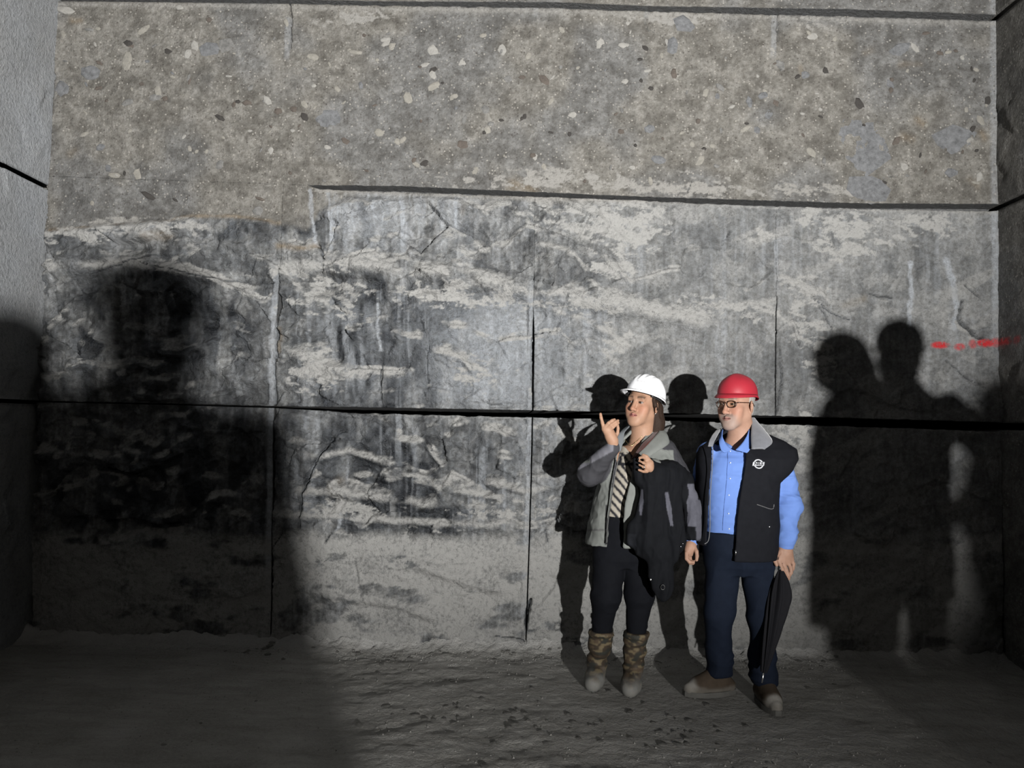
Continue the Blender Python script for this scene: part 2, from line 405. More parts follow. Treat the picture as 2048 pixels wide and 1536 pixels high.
    for cu, cv, ru, rv, a in ((620, 780, 70, 40, .8), (790, 690, 130, 110, .95), (850, 620, 80, 50, .9), (730, 950, 150, 90, .85), (830, 1040, 200, 26, .8), (930, 900, 110, 70, .5), (640, 620, 60, 60, .45), (450, 650, 70, 120, .6), (300, 650, 150, 120, .7),
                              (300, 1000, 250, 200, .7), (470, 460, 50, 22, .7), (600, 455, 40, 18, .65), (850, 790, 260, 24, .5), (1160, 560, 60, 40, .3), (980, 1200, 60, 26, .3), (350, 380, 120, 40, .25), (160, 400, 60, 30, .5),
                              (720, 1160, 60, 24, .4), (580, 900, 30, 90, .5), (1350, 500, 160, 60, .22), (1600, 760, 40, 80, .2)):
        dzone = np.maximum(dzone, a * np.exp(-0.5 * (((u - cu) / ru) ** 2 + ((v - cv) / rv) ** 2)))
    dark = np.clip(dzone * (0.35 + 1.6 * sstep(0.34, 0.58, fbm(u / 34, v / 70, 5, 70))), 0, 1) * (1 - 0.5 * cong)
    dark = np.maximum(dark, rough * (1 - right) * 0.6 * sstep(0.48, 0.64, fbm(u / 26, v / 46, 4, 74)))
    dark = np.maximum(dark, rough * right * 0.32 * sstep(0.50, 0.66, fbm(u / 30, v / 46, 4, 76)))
    dark = np.maximum(dark, 0.9 * crackm)  # cracks also darkened in colour, standing in for the shade of their depth
    # pale runs of slurry below the cuts
    run = sstep(0.55, 0.72, fbm(u / 7, v / 220, 3, 80)) * sstep(0.40, 0.6, fbm(u / 60, v / 160, 2, 83))
    zone = sstep(612, 650, u) * (1 - sstep(880, 1000, u)) * sstep(0, 6, v - K2B(u)) * (1 - sstep(60, 150, v - K2B(u) + 60 * (fbm(u / 9, v * 0, 2, 88) - 0.5)))
    zone2 = sstep(575, 600, u) * (1 - sstep(1150, 1250, u)) * sstep(560, 600, v) * (1 - sstep(1040, 1090, v)) * 0.45
    zone3 = right * sstep(420, 440, v) * (1 - sstep(700, 830, v)) * 0.25
    streak = np.clip(run * (zone + zone2 + zone3) + 0.42 * zone * sstep(0.35, 0.6, fbm(u / 20, v / 90, 3, 90)), 0, 1)
    streak = np.maximum(streak, 0.75 * smoothz * (0.45 + 0.7 * fbm(u / 9, v / 60, 4, 92)))
    wash = gauss(u - 690, 45) * sstep(590, 640, v) * (1 - sstep(760, 830, v)) + gauss(u - 610, 25) * sstep(820, 850, v) * (1 - sstep(1000, 1080, v)) + .8 * gauss(u - 1110, 60) * sstep(620, 680, v) * (1 - sstep(1000, 1080, v))
    streak = np.maximum(streak, .6 * np.clip(wash, 0, 1) * rough * sstep(.3, .7, fbm(u / 11, v / 70, 4, 94)))
    streak = np.maximum(streak, strip * np.where((v > 815) & (u < 600), .8, .55))
    for pts, w in (([(1822, 525), (1824, 580), (1818, 650)], 6), ([(1893, 520), (1905, 570), (1914, 620), (1908, 655)], 9), ([(620, 380), (624, 440), (632, 490)], 5), ([(756, 610), (760, 700)], 4), ([(690, 1000), (676, 1060)], 4)):
        d, t = poly_dist(u + 6 * (fbm(u / 10, v / 10, 2, 95) - .5), v, pts)
        streak = np.maximum(streak, 0.9 * (1 - sstep(w * 0.4, w, d)))
    och = np.zeros(u.shape)
    for pts, w, a in (([(100, 461), (220, 452), (330, 445), (400, 432), (480, 434), (560, 447)], 3.5, .8), ([(555, 492), (610, 498), (632, 490)], 6, .8), ([(300, 475), (340, 470)], 8, .5), ([(562, 660), (558, 700)], 5, .6), ([(1025, 370), (1065, 378)], 12, .5),
                      ([(1690, 610), (1730, 596)], 8, .35), ([(930, 410), (925, 425)], 7, .3), ([(680, 960), (664, 980)], 9, .4), ([(145, 40), (160, 42)], 7, .6), ([(1835, 240), (1845, 245)], 8, .7), ([(1805, 272), (1825, 276)], 8, .5), ([(1965, 265), (1970, 275)], 7, .6),
                      ([(1940, 360), (1955, 370)], 7, .4), ([(1600, 135), (1604, 150)], 5, .5), ([(1730, 105), (1742, 100)], 8, .3), ([(1800, 130), (1840, 128)], 7, .35), ([(140, 308), (150, 300)], 8, .3)):
        m = (u > min(p[0] for p in pts) - 40) & (u < max(p[0] for p in pts) + 40) & (v > min(p[1] for p in pts) - 40) & (v < max(p[1] for p in pts) + 40)
        if not m.any(): continue
        d, t = poly_dist(u[m], v[m] + 8 * (fbm(u[m] / 22, v[m] / 22, 3, 97) - .5), pts)
        och[m] = np.maximum(och[m], a * np.exp(-(d / w) ** 2) * (0.35 + 0.9 * fbm(u[m] / 14, v[m] / 14, 3, 99)))
    paint = np.zeros(u.shape)
    for cu, cv, ru, rv, a in ((1880, 690, 16, 6, 1), (1918, 694, 9, 6, .8), (1945, 688, 9, 8, .6), (1972, 686, 16, 7, 1), (1992, 685, 10, 8, .7)):
        paint = np.maximum(paint, a * (1 - sstep(0.8, 1.45, np.sqrt(((u - cu) / ru) ** 2 + ((v - cv) / rv) ** 2))))
    return h, dict(cong=cong, dust=dust, dark=dark, ochre=np.clip(och, 0, 1), paint=paint, streak=streak)

def block(parent, top, bot, left, right, u0, u1, v0, v1, step=2.5, back=2.4):
    """one sawn block of the face between two horizontal and two vertical cuts"""
    nu = max(2, int((u1 - u0) / step)); nv = max(2, int((v1 - v0) / step))
    S, Tt = np.meshgrid(np.linspace(0, 1, nu + 1), np.linspace(0, 1, nv + 1))
    v = v0 + (v1 - v0) * Tt
    for _ in range(3):
        L = left(v) if callable(left) else left + 0 * v
        R = right(v) if callable(right) else right + 0 * v
        u = L + (R - L) * S
        Tp = top(u) if callable(top) else top + 0 * u
        Bp = bot(u) if callable(bot) else bot + 0 * u
        jt = 4.5 * (fbm(u / 14, u * 0, 4, 101) - 0.5) * sstep(610, 660, u) if callable(top) else 0
        jb = 2.2 * (fbm(u / 9, u * 0, 3, 103) - 0.5) if callable(bot) else 0
        v = (Tp + jt) + (Bp + jb - Tp - jt) * Tt
    h, at = face_fields(u, v)
    d = np.stack([(u - 1024) / F_PX, -(v - 768) / F_PX, -np.ones_like(u)], -1) @ CR.T
    t = WALL_Y / d[..., 1]
    X = d[..., 0] * t; Z = CAM_H + d[..., 2] * t
    V = np.stack([X, WALL_Y - h, Z], -1).reshape(-1, 3)
    idx = np.arange((nu + 1) * (nv + 1)).reshape(nv + 1, nu + 1)
    F = np.stack([idx[1:, :-1], idx[1:, 1:], idx[:-1, 1:], idx[:-1, :-1]], -1).reshape(-1, 4)
    ring = np.concatenate([idx[0, :], idx[1:, -1], idx[-1, -2::-1], idx[-2:0:-1, 0]])
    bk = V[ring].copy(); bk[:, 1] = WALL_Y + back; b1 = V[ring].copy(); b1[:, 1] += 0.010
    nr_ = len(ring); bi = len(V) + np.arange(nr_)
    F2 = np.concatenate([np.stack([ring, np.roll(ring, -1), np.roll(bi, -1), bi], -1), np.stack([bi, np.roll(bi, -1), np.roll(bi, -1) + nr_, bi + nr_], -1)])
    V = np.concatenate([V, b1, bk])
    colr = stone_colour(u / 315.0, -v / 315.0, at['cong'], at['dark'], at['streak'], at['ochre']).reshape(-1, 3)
    attrs = {k: np.concatenate([at[k].ravel(), np.zeros(2 * nr_)]) for k in ('cong', 'dust', 'dark', 'paint')}
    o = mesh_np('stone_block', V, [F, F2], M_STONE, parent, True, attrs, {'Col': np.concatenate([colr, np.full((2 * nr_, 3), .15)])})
    return o, h

wall_back = mesh_np('wall_back', [(-3.3, WALL_Y + 2.38, -0.1), (3.3, WALL_Y + 2.38, -0.1), (3.3, WALL_Y + 2.38, 8), (-3.3, WALL_Y + 2.38, 8)], np.array([[0, 1, 2, 3]]), M_STONE, None, False, None, {'Col': np.full((4, 3), 0.06)})  # backing plane coloured dark so the deep cut looks unlit
tag(wall_back, 'rough grey quarry face sawn into courses behind the two people', kind='structure')
LB, RB = 55, 2004
Kd = lambda f, e: (lambda u: f(u) + e)
BL = {}
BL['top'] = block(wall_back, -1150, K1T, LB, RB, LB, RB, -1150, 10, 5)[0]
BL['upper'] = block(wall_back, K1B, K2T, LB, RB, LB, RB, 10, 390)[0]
gap = lambda f, a, w: (lambda v: f(v) + w * sstep(a, a + 60, v))
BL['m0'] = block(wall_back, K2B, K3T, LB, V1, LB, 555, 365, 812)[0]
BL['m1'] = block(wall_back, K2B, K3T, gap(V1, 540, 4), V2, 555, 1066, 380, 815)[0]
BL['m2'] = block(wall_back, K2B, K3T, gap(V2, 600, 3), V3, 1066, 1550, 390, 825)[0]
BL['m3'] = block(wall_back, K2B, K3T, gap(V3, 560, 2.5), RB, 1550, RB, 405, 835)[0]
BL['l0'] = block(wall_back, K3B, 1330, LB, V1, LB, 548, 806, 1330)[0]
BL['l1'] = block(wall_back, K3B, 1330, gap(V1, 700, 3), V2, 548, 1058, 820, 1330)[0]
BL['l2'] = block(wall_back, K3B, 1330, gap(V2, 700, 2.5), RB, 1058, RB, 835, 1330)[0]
for k, t in (('top', 'stone course above the uppermost saw cut'), ('upper', 'warm grey pebbly conglomerate course'), ('l1', 'lower block with dusty foot and long curved crack')):
    BL[k]['label'] = t
# shallow fill behind the upper two cuts
def fill_strip(ft, fb, x0, x1, dep):
    us = np.linspace(x0, x1, 80); vs = []
    for u in us:
        vs.append(wp(u, ft(u) - 6, WALL_Y + dep)); vs.append(wp(u, fb(u) + 6, WALL_Y + dep))
    n = len(us); f = np.array([[2 * i, 2 * i + 1, 2 * i + 3, 2 * i + 2] for i in range(n - 1)])
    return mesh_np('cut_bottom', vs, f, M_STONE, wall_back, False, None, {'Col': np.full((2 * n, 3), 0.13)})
fill_strip(K1T, K1B, LB, RB, 0.09)
fill_strip(K2T, K2B, 600, RB, 0.12)
XL = wp(78, 700, WALL_Y)[0]; XR = wp(1996, 400, WALL_Y)[0]
Z1 = wp(1995, 36, WALL_Y)[2]; Z2 = wp(1995, 414, WALL_Y)[2]; Z3 = wp(1995, 852, WALL_Y)[2]
print('walls', XL, XR, Z1, Z2, Z3, time.time() - T0)

def side_wall(name, X, sign, courses, ynear, label):
    root = empty(name, (X, WALL_Y, 0)); tag(root, label, kind='structure')
    for (z0, z1, y0, y1, step) in courses:
        ny = max(2, int((y1 - y0) / step)); nz = max(2, int((z1 - z0) / step))
        Yg, Zg = np.meshgrid(np.linspace(y0, y1, ny + 1), np.linspace(z0, z1, nz + 1))
        h = 0.02 * (fbm(Yg * 1.4, Zg * 1.4, 4, 120 + int(sign)) - 0.5) + 0.012 * facets(Yg * 6, Zg * 6, 7) * sstep(0.5, 0.65, fbm(Yg * 1.2, Zg * 1.2, 2, 125))
        V = np.stack([X - sign * h, Yg, Zg], -1).reshape(-1, 3)
        idx = np.arange((nz + 1) * (ny + 1)).reshape(nz + 1, ny + 1)
        F = np.stack([idx[:-1, :-1], idx[:-1, 1:], idx[1:, 1:], idx[1:, :-1]], -1).reshape(-1, 4)
        if sign > 0: F = F[:, ::-1]
        ring = np.concatenate([idx[0, :], idx[1:, -1], idx[-1, -2::-1], idx[-2:0:-1, 0]])
        bk = V[ring].copy(); bk[:, 0] = X + sign * 0.5
        bi = len(V) + np.arange(len(ring))
        F2 = np.stack([ring, np.roll(ring, -1), np.roll(bi, -1), bi], -1)
        V = np.concatenate([V, bk])
        n1 = fbm(Yg * 4, Zg * 4, 4, 130)
        paint = np.zeros(Yg.shape)
        if sign > 0:
            zc = wp(1996, 686, WALL_Y)[2]
            paint = 0.8 * (1 - sstep(0.8, 1.5, np.sqrt(((Yg - WALL_Y + 0.05) / 0.06) ** 2 + ((Zg - zc) / 0.02) ** 2)))
            paint = np.maximum(paint, 0.6 * (1 - sstep(0.8, 1.5, np.sqrt(((Yg - WALL_Y + 0.17) / 0.03) ** 2 + ((Zg - zc) / 0.02) ** 2))))
        if sign < 0: at = dict(cong=0.25 + 0 * n1, dust=0.30 + 0.25 * n1, dark=0 * n1, ochre=0.0 * n1, paint=paint, streak=0.7 + 0.3 * sstep(.35, .6, fbm(Yg * 3, Zg * 2, 3, 133)))
        else: at = dict(cong=0.8 + 0 * n1, dust=0.15 * n1, dark=0.35 * sstep(.4, .6, n1), ochre=0.0 * n1, paint=paint, streak=0 * n1)
        colr = stone_colour(Yg, Zg, at['cong'], at['dark'], at['streak'], at['ochre']).reshape(-1, 3) * (np.array((1.22, 1.24, 1.28)) if sign < 0 else 1.0)
        attrs = {k: np.concatenate([at[k].ravel(), at[k].ravel()[ring]]) for k in ('cong', 'dust', 'dark', 'paint')}
        mo = mesh_np('stone_block', V, [F, F2], M_STONE, None, True, attrs, {'Col': np.concatenate([colr, colr[ring]])})
        mo.parent = root; mo.matrix_parent_inverse = Matrix.Translation((-X, -WALL_Y, 0))
    return root
YN = -14.0
def courses(zs, g):
    out = []
    for (a, b) in zs:
        out.append((a, b, 1.2, WALL_Y + 0.35, 0.02)); out.append((a, b, YN, 1.2, 0.12))
    return out
wall_left = side_wall('wall_left', XL, -1, courses([(-0.1, Z3 + 0.01), (Z3 + 0.035, Z2 - 0.02), (Z2 + 0.01, Z1 + 0.0), (Z1 + 0.02, 8.0)], 0.03), YN, 'smooth pale sawn stone side wall at the left edge')
wall_right = side_wall('wall_right', XR, 1, courses([(-0.1, Z3 - 0.025), (Z3 + 0.02, Z2 - 0.018), (Z2 + 0.018, Z1 - 0.02), (Z1 + 0.02, 8.0)], 0.04), YN, 'dim sawn stone side wall at the right edge')

def slab(name, pts, label):
    o = mesh_np(name, pts, np.array([[0, 1, 2, 3]]), M_STONE, None, False, None, {'Col': np.full((4, 3), 0.22)})
    return tag(o, label, kind='structure')
slab('ceiling', [(-3.6, YN, 7.9), (-3.6, 5.7, 7.9), (3.6, 5.7, 7.9), (3.6, YN, 7.9)], 'grey stone roof of the quarry gallery above the frame')
slab('wall_rear', [(-3.6, YN, -0.1), (-3.6, YN, 8), (3.6, YN, 8), (3.6, YN, -0.1)], 'grey stone end of the gallery behind the camera')

# ------------------------------------------------------------------ floor: trodden grey mud with drag marks
def floor_material():
    m, nt, bs = newmat('quarry_mud'); N = NT(nt)
    co = N.n('ShaderNodeTexCoord').outputs['Object']
    a = N.noise(co, 3.0, 6, 0.6); b = N.noise(N.map(co, (1.2, 7, 1), (0, 0, 0.35)), 2.0, 5, 0.6); c = N.noise(co, 70, 5, 0.7)
    base = N.ramp(a, [(0.3, (0.235, 0.23, 0.215)), (0.7, (0.375, 0.368, 0.35))])
    base = N.mix(N.rng(b, 0.42, 0.68, 0, 0.55), base, (0.16, 0.152, 0.135))
    base = N.mix(N.rng(c, 0.35, 0.7, 0, 0.45), base, (0.42, 0.41, 0.385))
    base = N.mix(N.attr('dust').outputs['Fac'], base, (0.40, 0.40, 0.40))
    N.l(base, bs.inputs['Base Color']); bs.inputs['Roughness'].default_value = 0.88
    bs.inputs['Specular IOR Level'].default_value = 0.25
    nb = N.bump(N.noise(co, 16, 5, 0.75), 0.9, 0.03); nb = N.bump(N.noise(co, 120, 4, 0.7), 0.5, 0.004, nb)
    N.l(nb, bs.inputs['Normal'])
    return m
M_MUD = floor_material()
def floor_h(X, Y):
    wall_d = WALL_Y - Y
    xr = X * 0.94 + Y * 0.34; yr = -X * 0.34 + Y * 0.94
    h = 0.024 * (fbm(X * 1.6, Y * 1.6, 4, 140) - 0.5) + 0.014 * (fbm(xr * 0.9, yr * 6, 4, 142) - 0.5) + 0.022 * (fbm(X * 9, Y * 9, 5, 144, .6) - 0.5)
    flat = gauss(np.hypot(X - 0.6, Y - 3.95), 0.35) + gauss(np.hypot(X - 1.25, Y - 3.9), 0.4)
    h = h * (1 - 0.75 * np.clip(flat, 0, 1))
    toe = np.exp(-np.clip(wall_d, 0, None) / 0.055)
    return h + toe * (0.06 + 0.07 * (fbm(X * 8, Y * 8, 4, 146) - 0.3)) + 0.016 * facets(X * 24, Y * 24, 9) * np.exp(-np.clip(wall_d, 0, None) / 0.12) - 0.004
def floor_grid(x0, x1, y0, y1, step):
    nx = int((x1 - x0) / step); ny = int((y1 - y0) / step)
    X, Y = np.meshgrid(np.linspace(x0, x1, nx + 1), np.linspace(y0, y1, ny + 1))
    V = np.stack([X, Y, floor_h(X, Y)], -1).reshape(-1, 3)
    idx = np.arange((nx + 1) * (ny + 1)).reshape(ny + 1, nx + 1)
    F = np.stack([idx[:-1, :-1], idx[:-1, 1:], idx[1:, 1:], idx[1:, :-1]], -1).reshape(-1, 4)
    return V, F, (0.6 * np.exp(-np.clip(WALL_Y - Y, 0, None) / 0.09) * (0.4 + fbm(X * 12, Y * 12, 3, 150))).ravel()
Va, Fa, da = floor_grid(-3.25, 3.25, 2.4, WALL_Y + 0.12, 0.013)
Vb, Fb, db = floor_grid(-3.5, 3.5, YN, 2.4, 0.1)
floor = mesh_np('floor', np.concatenate([Va, Vb]), np.concatenate([Fa, Fb + len(Va)]), M_MUD, None, True, {'dust': np.concatenate([da, db])})
tag(floor, 'trodden grey mud floor with scrape marks', kind='structure')

# ------------------------------------------------------------------ pebbles set in the conglomerate, clods and gravel on the floor
rs = np.random.RandomState(23)
def pebble_mesh(k, flat=0.25):
    bm = bmesh.new()
    n = rs.randint(6, 9)
    ang = np.sort(rs.rand(n) * 0.6 + np.arange(n)) / n * 2 * math.pi
    rad = 0.75 + 0.35 * rs.rand(n)
    lo = [bm.verts.new((math.cos(a) * r, 0.6, math.sin(a) * r)) for a, r in zip(ang, rad)]
    mi = [bm.verts.new((math.cos(a) * r, -flat * 0.4, math.sin(a) * r)) for a, r in zip(ang, rad)]
    hi = [bm.verts.new((math.cos(a) * r * 0.72, -flat, math.sin(a) * r * 0.72)) for a, r in zip(ang, rad)]
    for i in range(n):
        j = (i + 1) % n
        bm.faces.new((lo[i], lo[j], mi[j], mi[i])); bm.faces.new((mi[i], mi[j], hi[j], hi[i]))
    bm.faces.new(hi)
    bmesh.ops.recalc_face_normals(bm, faces=bm.faces)
    me = bpy.data.meshes.new('pebble'); bm.to_mesh(me); bm.free()
    for p in me.polygons: p.use_smooth = True
    return me
CL = {'white': clast_material('clast_white', (0.2294, 0.2232, 0.2077), .2), 'cream': clast_material('clast_cream', (0.1922, 0.1829, 0.1612), .25), 'black': clast_material('clast_black', (0.0279, 0.0248, 0.0223)),
      'brown': clast_material('clast_brown', (0.0713, 0.0589, 0.0496)), 'blue': clast_material('clast_blue', (0.1066, 0.1091, 0.1141), .5), 'grey': clast_material('clast_grey', (0.124, 0.1221, 0.1178), .45)}
PM = {}
for c, mt in CL.items():
    PM[c] = []
    for k in range(5):
        me = pebble_mesh(k); me.materials.append(mt); PM[c].append(me)
def add_pebble(u, v, ru, rv, c, rot, proud=0.004, par=None):
    p = wp(u, v, WALL_Y)
    hh, _ = face_fields(np.array([[u], [u + .01]]), np.array([[v], [v + .01]]))
    o = bpy.data.objects.new('pebble', PM[c][rs.randint(5)])
    o.location = (p[0], WALL_Y - float(hh[0, 0]) - proud + 0.004, p[2])
    o.rotation_euler = (0, rot, 0)
    o.scale = (ru / 315.0, 0.016, rv / 315.0)
    return link(o, par or BL['upper'])
NAMED = [(609, 234, 11, 8, 'black', .6), (588, 218, 9, 7, 'brown', 0), (556, 222, 10, 8, 'brown', .3), (494, 206, 10, 7, 'brown', 0), (476, 204, 6, 4, 'black', 0), (418, 100, 24, 17, 'blue', .1), (452, 92, 16, 20, 'grey', 0), (255, 120, 11, 22, 'cream', .2), (390, 92, 9, 12, 'white', -.4),
         (182, 145, 22, 16, 'blue', 0), (125, 178, 16, 20, 'blue', 0), (625, 113, 13, 8, 'cream', .2), (712, 105, 19, 6, 'cream', .05), (926, 123, 12, 8, 'white', -.5), (655, 240, 30, 24, 'blue', 0), (795, 178, 13, 10, 'grey', 0), (815, 195, 9, 15, 'cream', -.4), (784, 220, 11, 9, 'grey', 0), (758, 264, 10, 9, 'cream', 0),
         (970, 264, 6, 5, 'black', 0), (1049, 234, 5, 6, 'black', .3), (1139, 269, 6, 5, 'black', .7), (1066, 311, 8, 6, 'brown', .2), (1044, 155, 9, 5, 'brown', .2), (1016, 158, 10, 8, 'grey', 0), (295, 390, 20, 6, 'black', .5), (350, 400, 8, 3, 'black', .5), (520, 398, 11, 4, 'brown', .3), (232, 380, 17, 9, 'grey', .1),
         (228, 350, 13, 7, 'cream', .1), (168, 268, 10, 5, 'cream', -.5), (1280, 119, 6, 4, 'black', 0), (1302, 177, 6, 5, 'black', .4), (1396, 243, 6, 6, 'brown', -.4), (1434, 192, 6, 7, 'blue', 0), (1494, 247, 5, 3, 'black', 0), (1525, 192, 12, 8, 'blue', -.2), (1610, 151, 11, 9, 'blue', .2), (1538, 228, 9, 14, 'blue', .5),
         (1383, 289, 7, 7, 'cream', -.5), (1242, 263, 8, 6, 'brown', .4), (1300, 258, 12, 9, 'blue', -.3), (1318, 320, 17, 9, 'blue', .2), (1345, 90, 14, 20, 'blue', .2), (1370, 50, 26, 18, 'blue', .5), (1720, 300, 62, 78, 'blue', .5), (1740, 380, 50, 30, 'blue', .2), (1910, 280, 46, 36, 'blue', -.2), (1800, 100, 24, 15, 'blue', -.5), (1905, 345, 15, 10, 'blue', 0),
         (1978, 200, 9, 11, 'black', .2), (1783, 160, 5, 6, 'brown', .3), (1782, 180, 5, 8, 'brown', 0), (1728, 250, 4, 3, 'black', .5), (1880, 106, 9, 5, 'brown', .4), (1145, 230, 10, 7, 'white', 0), (1250, 163, 8, 6, 'white', 0), (1294, 142, 9, 4, 'white', -.3), (1463, 214, 9, 4, 'white', -.4), (1425, 292, 8, 5, 'cream', 0),
         (1265, 335, 8, 5, 'white', .2), (1570, 327, 6, 4, 'white', 0), (1472, 322, 5, 4, 'white', 0), (1515, 152, 4, 4, 'white', 0), (1640, 219, 5, 4, 'white', 0), (1604, 228, 6, 4, 'white', .3), (255, 85, 11, 7, 'black', .3), (262, 92, 8, 5, 'brown', 0), (440, 236, 12, 5, 'black', .5), (330, 197, 8, 6, 'brown', 0), (216, 335, 7, 9, 'blue', 0), (458, 153, 8, 3, 'white', 0), (418, 40, 7, 6, 'brown', 0),
         (360, 15, 8, 7, 'white', 0), (130, 20, 24, 8, 'white', .2), (440, 328, 8, 12, 'grey', .5), (585, 262, 6, 4, 'white', 0), (655, 295, 8, 5, 'white', 0), (500, 262, 6, 3, 'white', -.2), (866, 100, 12, 14, 'white', 0), (770, 78, 12, 5, 'white', -.3)]
for (u, v, ru, rv, c, r) in NAMED:
    add_pebble(u, v, ru, rv, c, r, 0.0045 if max(ru, rv) > 14 else 0.004)
for k in range(205):
    u = 115 + rs.rand() * 1860; v = 45 + rs.rand() * 320
    if u < 600 and rs.rand() < .35: v = 45 + rs.rand() * 390
    r = 4.2 + rs.rand() ** 2 * 8
    add_pebble(u, v, r * (0.9 + .6 * rs.rand()), r * (0.55 + .4 * rs.rand()), ('white', 'cream', 'grey', 'blue', 'grey', 'brown', 'cream', 'black')[rs.randint(8)], rs.rand() * 3, 0.003)

def clod_mesh(k):
    bm = bmesh.new(); bmesh.ops.create_icosphere(bm, subdivisions=1, radius=1.0)
    for v in bm.verts: v.co *= 0.7 + 0.5 * rs.rand(); v.co.z *= 0.7
    me = bpy.data.meshes.new('mud_clod'); bm.to_mesh(me); bm.free(); me.materials.append(M_MUD)
    return me
CM = [clod_mesh(k) for k in range(5)]
spots = [(rs.uniform(-1.6, 2.2), rs.uniform(2.75, 4.55)) for _ in range(40)] + [(rs.uniform(-1.7, 2.3), WALL_Y - rs.uniform(0.04, 0.2)) for _ in range(60)] + \
        [(rs.normal(-0.1, .25), rs.normal(3.75, .1)) for _ in range(30)] + [(rs.normal(0.55, .3), rs.normal(3.55, .1)) for _ in range(30)]
for (x, y) in spots:
    if y > WALL_Y - 0.02: continue
    o = bpy.data.objects.new('mud_clod', CM[rs.randint(5)]); s_ = rs.uniform(0.008, 0.020)
    o.location = (x, y, float(floor_h(np.array([x]), np.array([y]))[0]) + s_ * 0.05); o.scale = (s_ * rs.uniform(.8, 1.9), s_, s_ * .55); o.rotation_euler = (0, 0, rs.rand() * 6)
    link(o, floor)
# loose gravel: too fine to count
tet = np.array([(1, 0, -.3), (-.5, .87, -.3), (-.5, -.87, -.3), (.1, .05, .8)]); tf = np.array([(0, 1, 3), (1, 2, 3), (2, 0, 3), (0, 2, 1)])
gv = []; gf = []
for k in range(2600):
    if rs.rand() < .5: x, y = rs.uniform(-3, 3), WALL_Y - .10 - min(.5, rs.exponential(.10))
    else: x, y = rs.uniform(-3, 3), rs.uniform(2.5, 4.7)
    if .2 < x < 1.7 and 3.55 < y < 4.4: y -= 1.0
    s_ = rs.uniform(0.002, 0.006); a = rs.rand() * 6.28
    R = np.array([[math.cos(a), -math.sin(a), 0], [math.sin(a), math.cos(a), 0], [0, 0, 1]])
    gf.append(tf + 4 * k); gv.append((tet * s_ * rs.uniform(.7, 1.3, (4, 3))) @ R.T + (x, y, float(floor_h(np.array([x]), np.array([y]))[0]) + .3 * s_))
gravel = mesh_np('gravel', np.concatenate(gv), np.concatenate(gf), M_MUD, None, False, {'dust': np.full(4 * 2600, .0)})
tag(gravel, 'fine loose grit strewn over the mud floor', 'gravel', kind='stuff')
print('env', time.time() - T0)
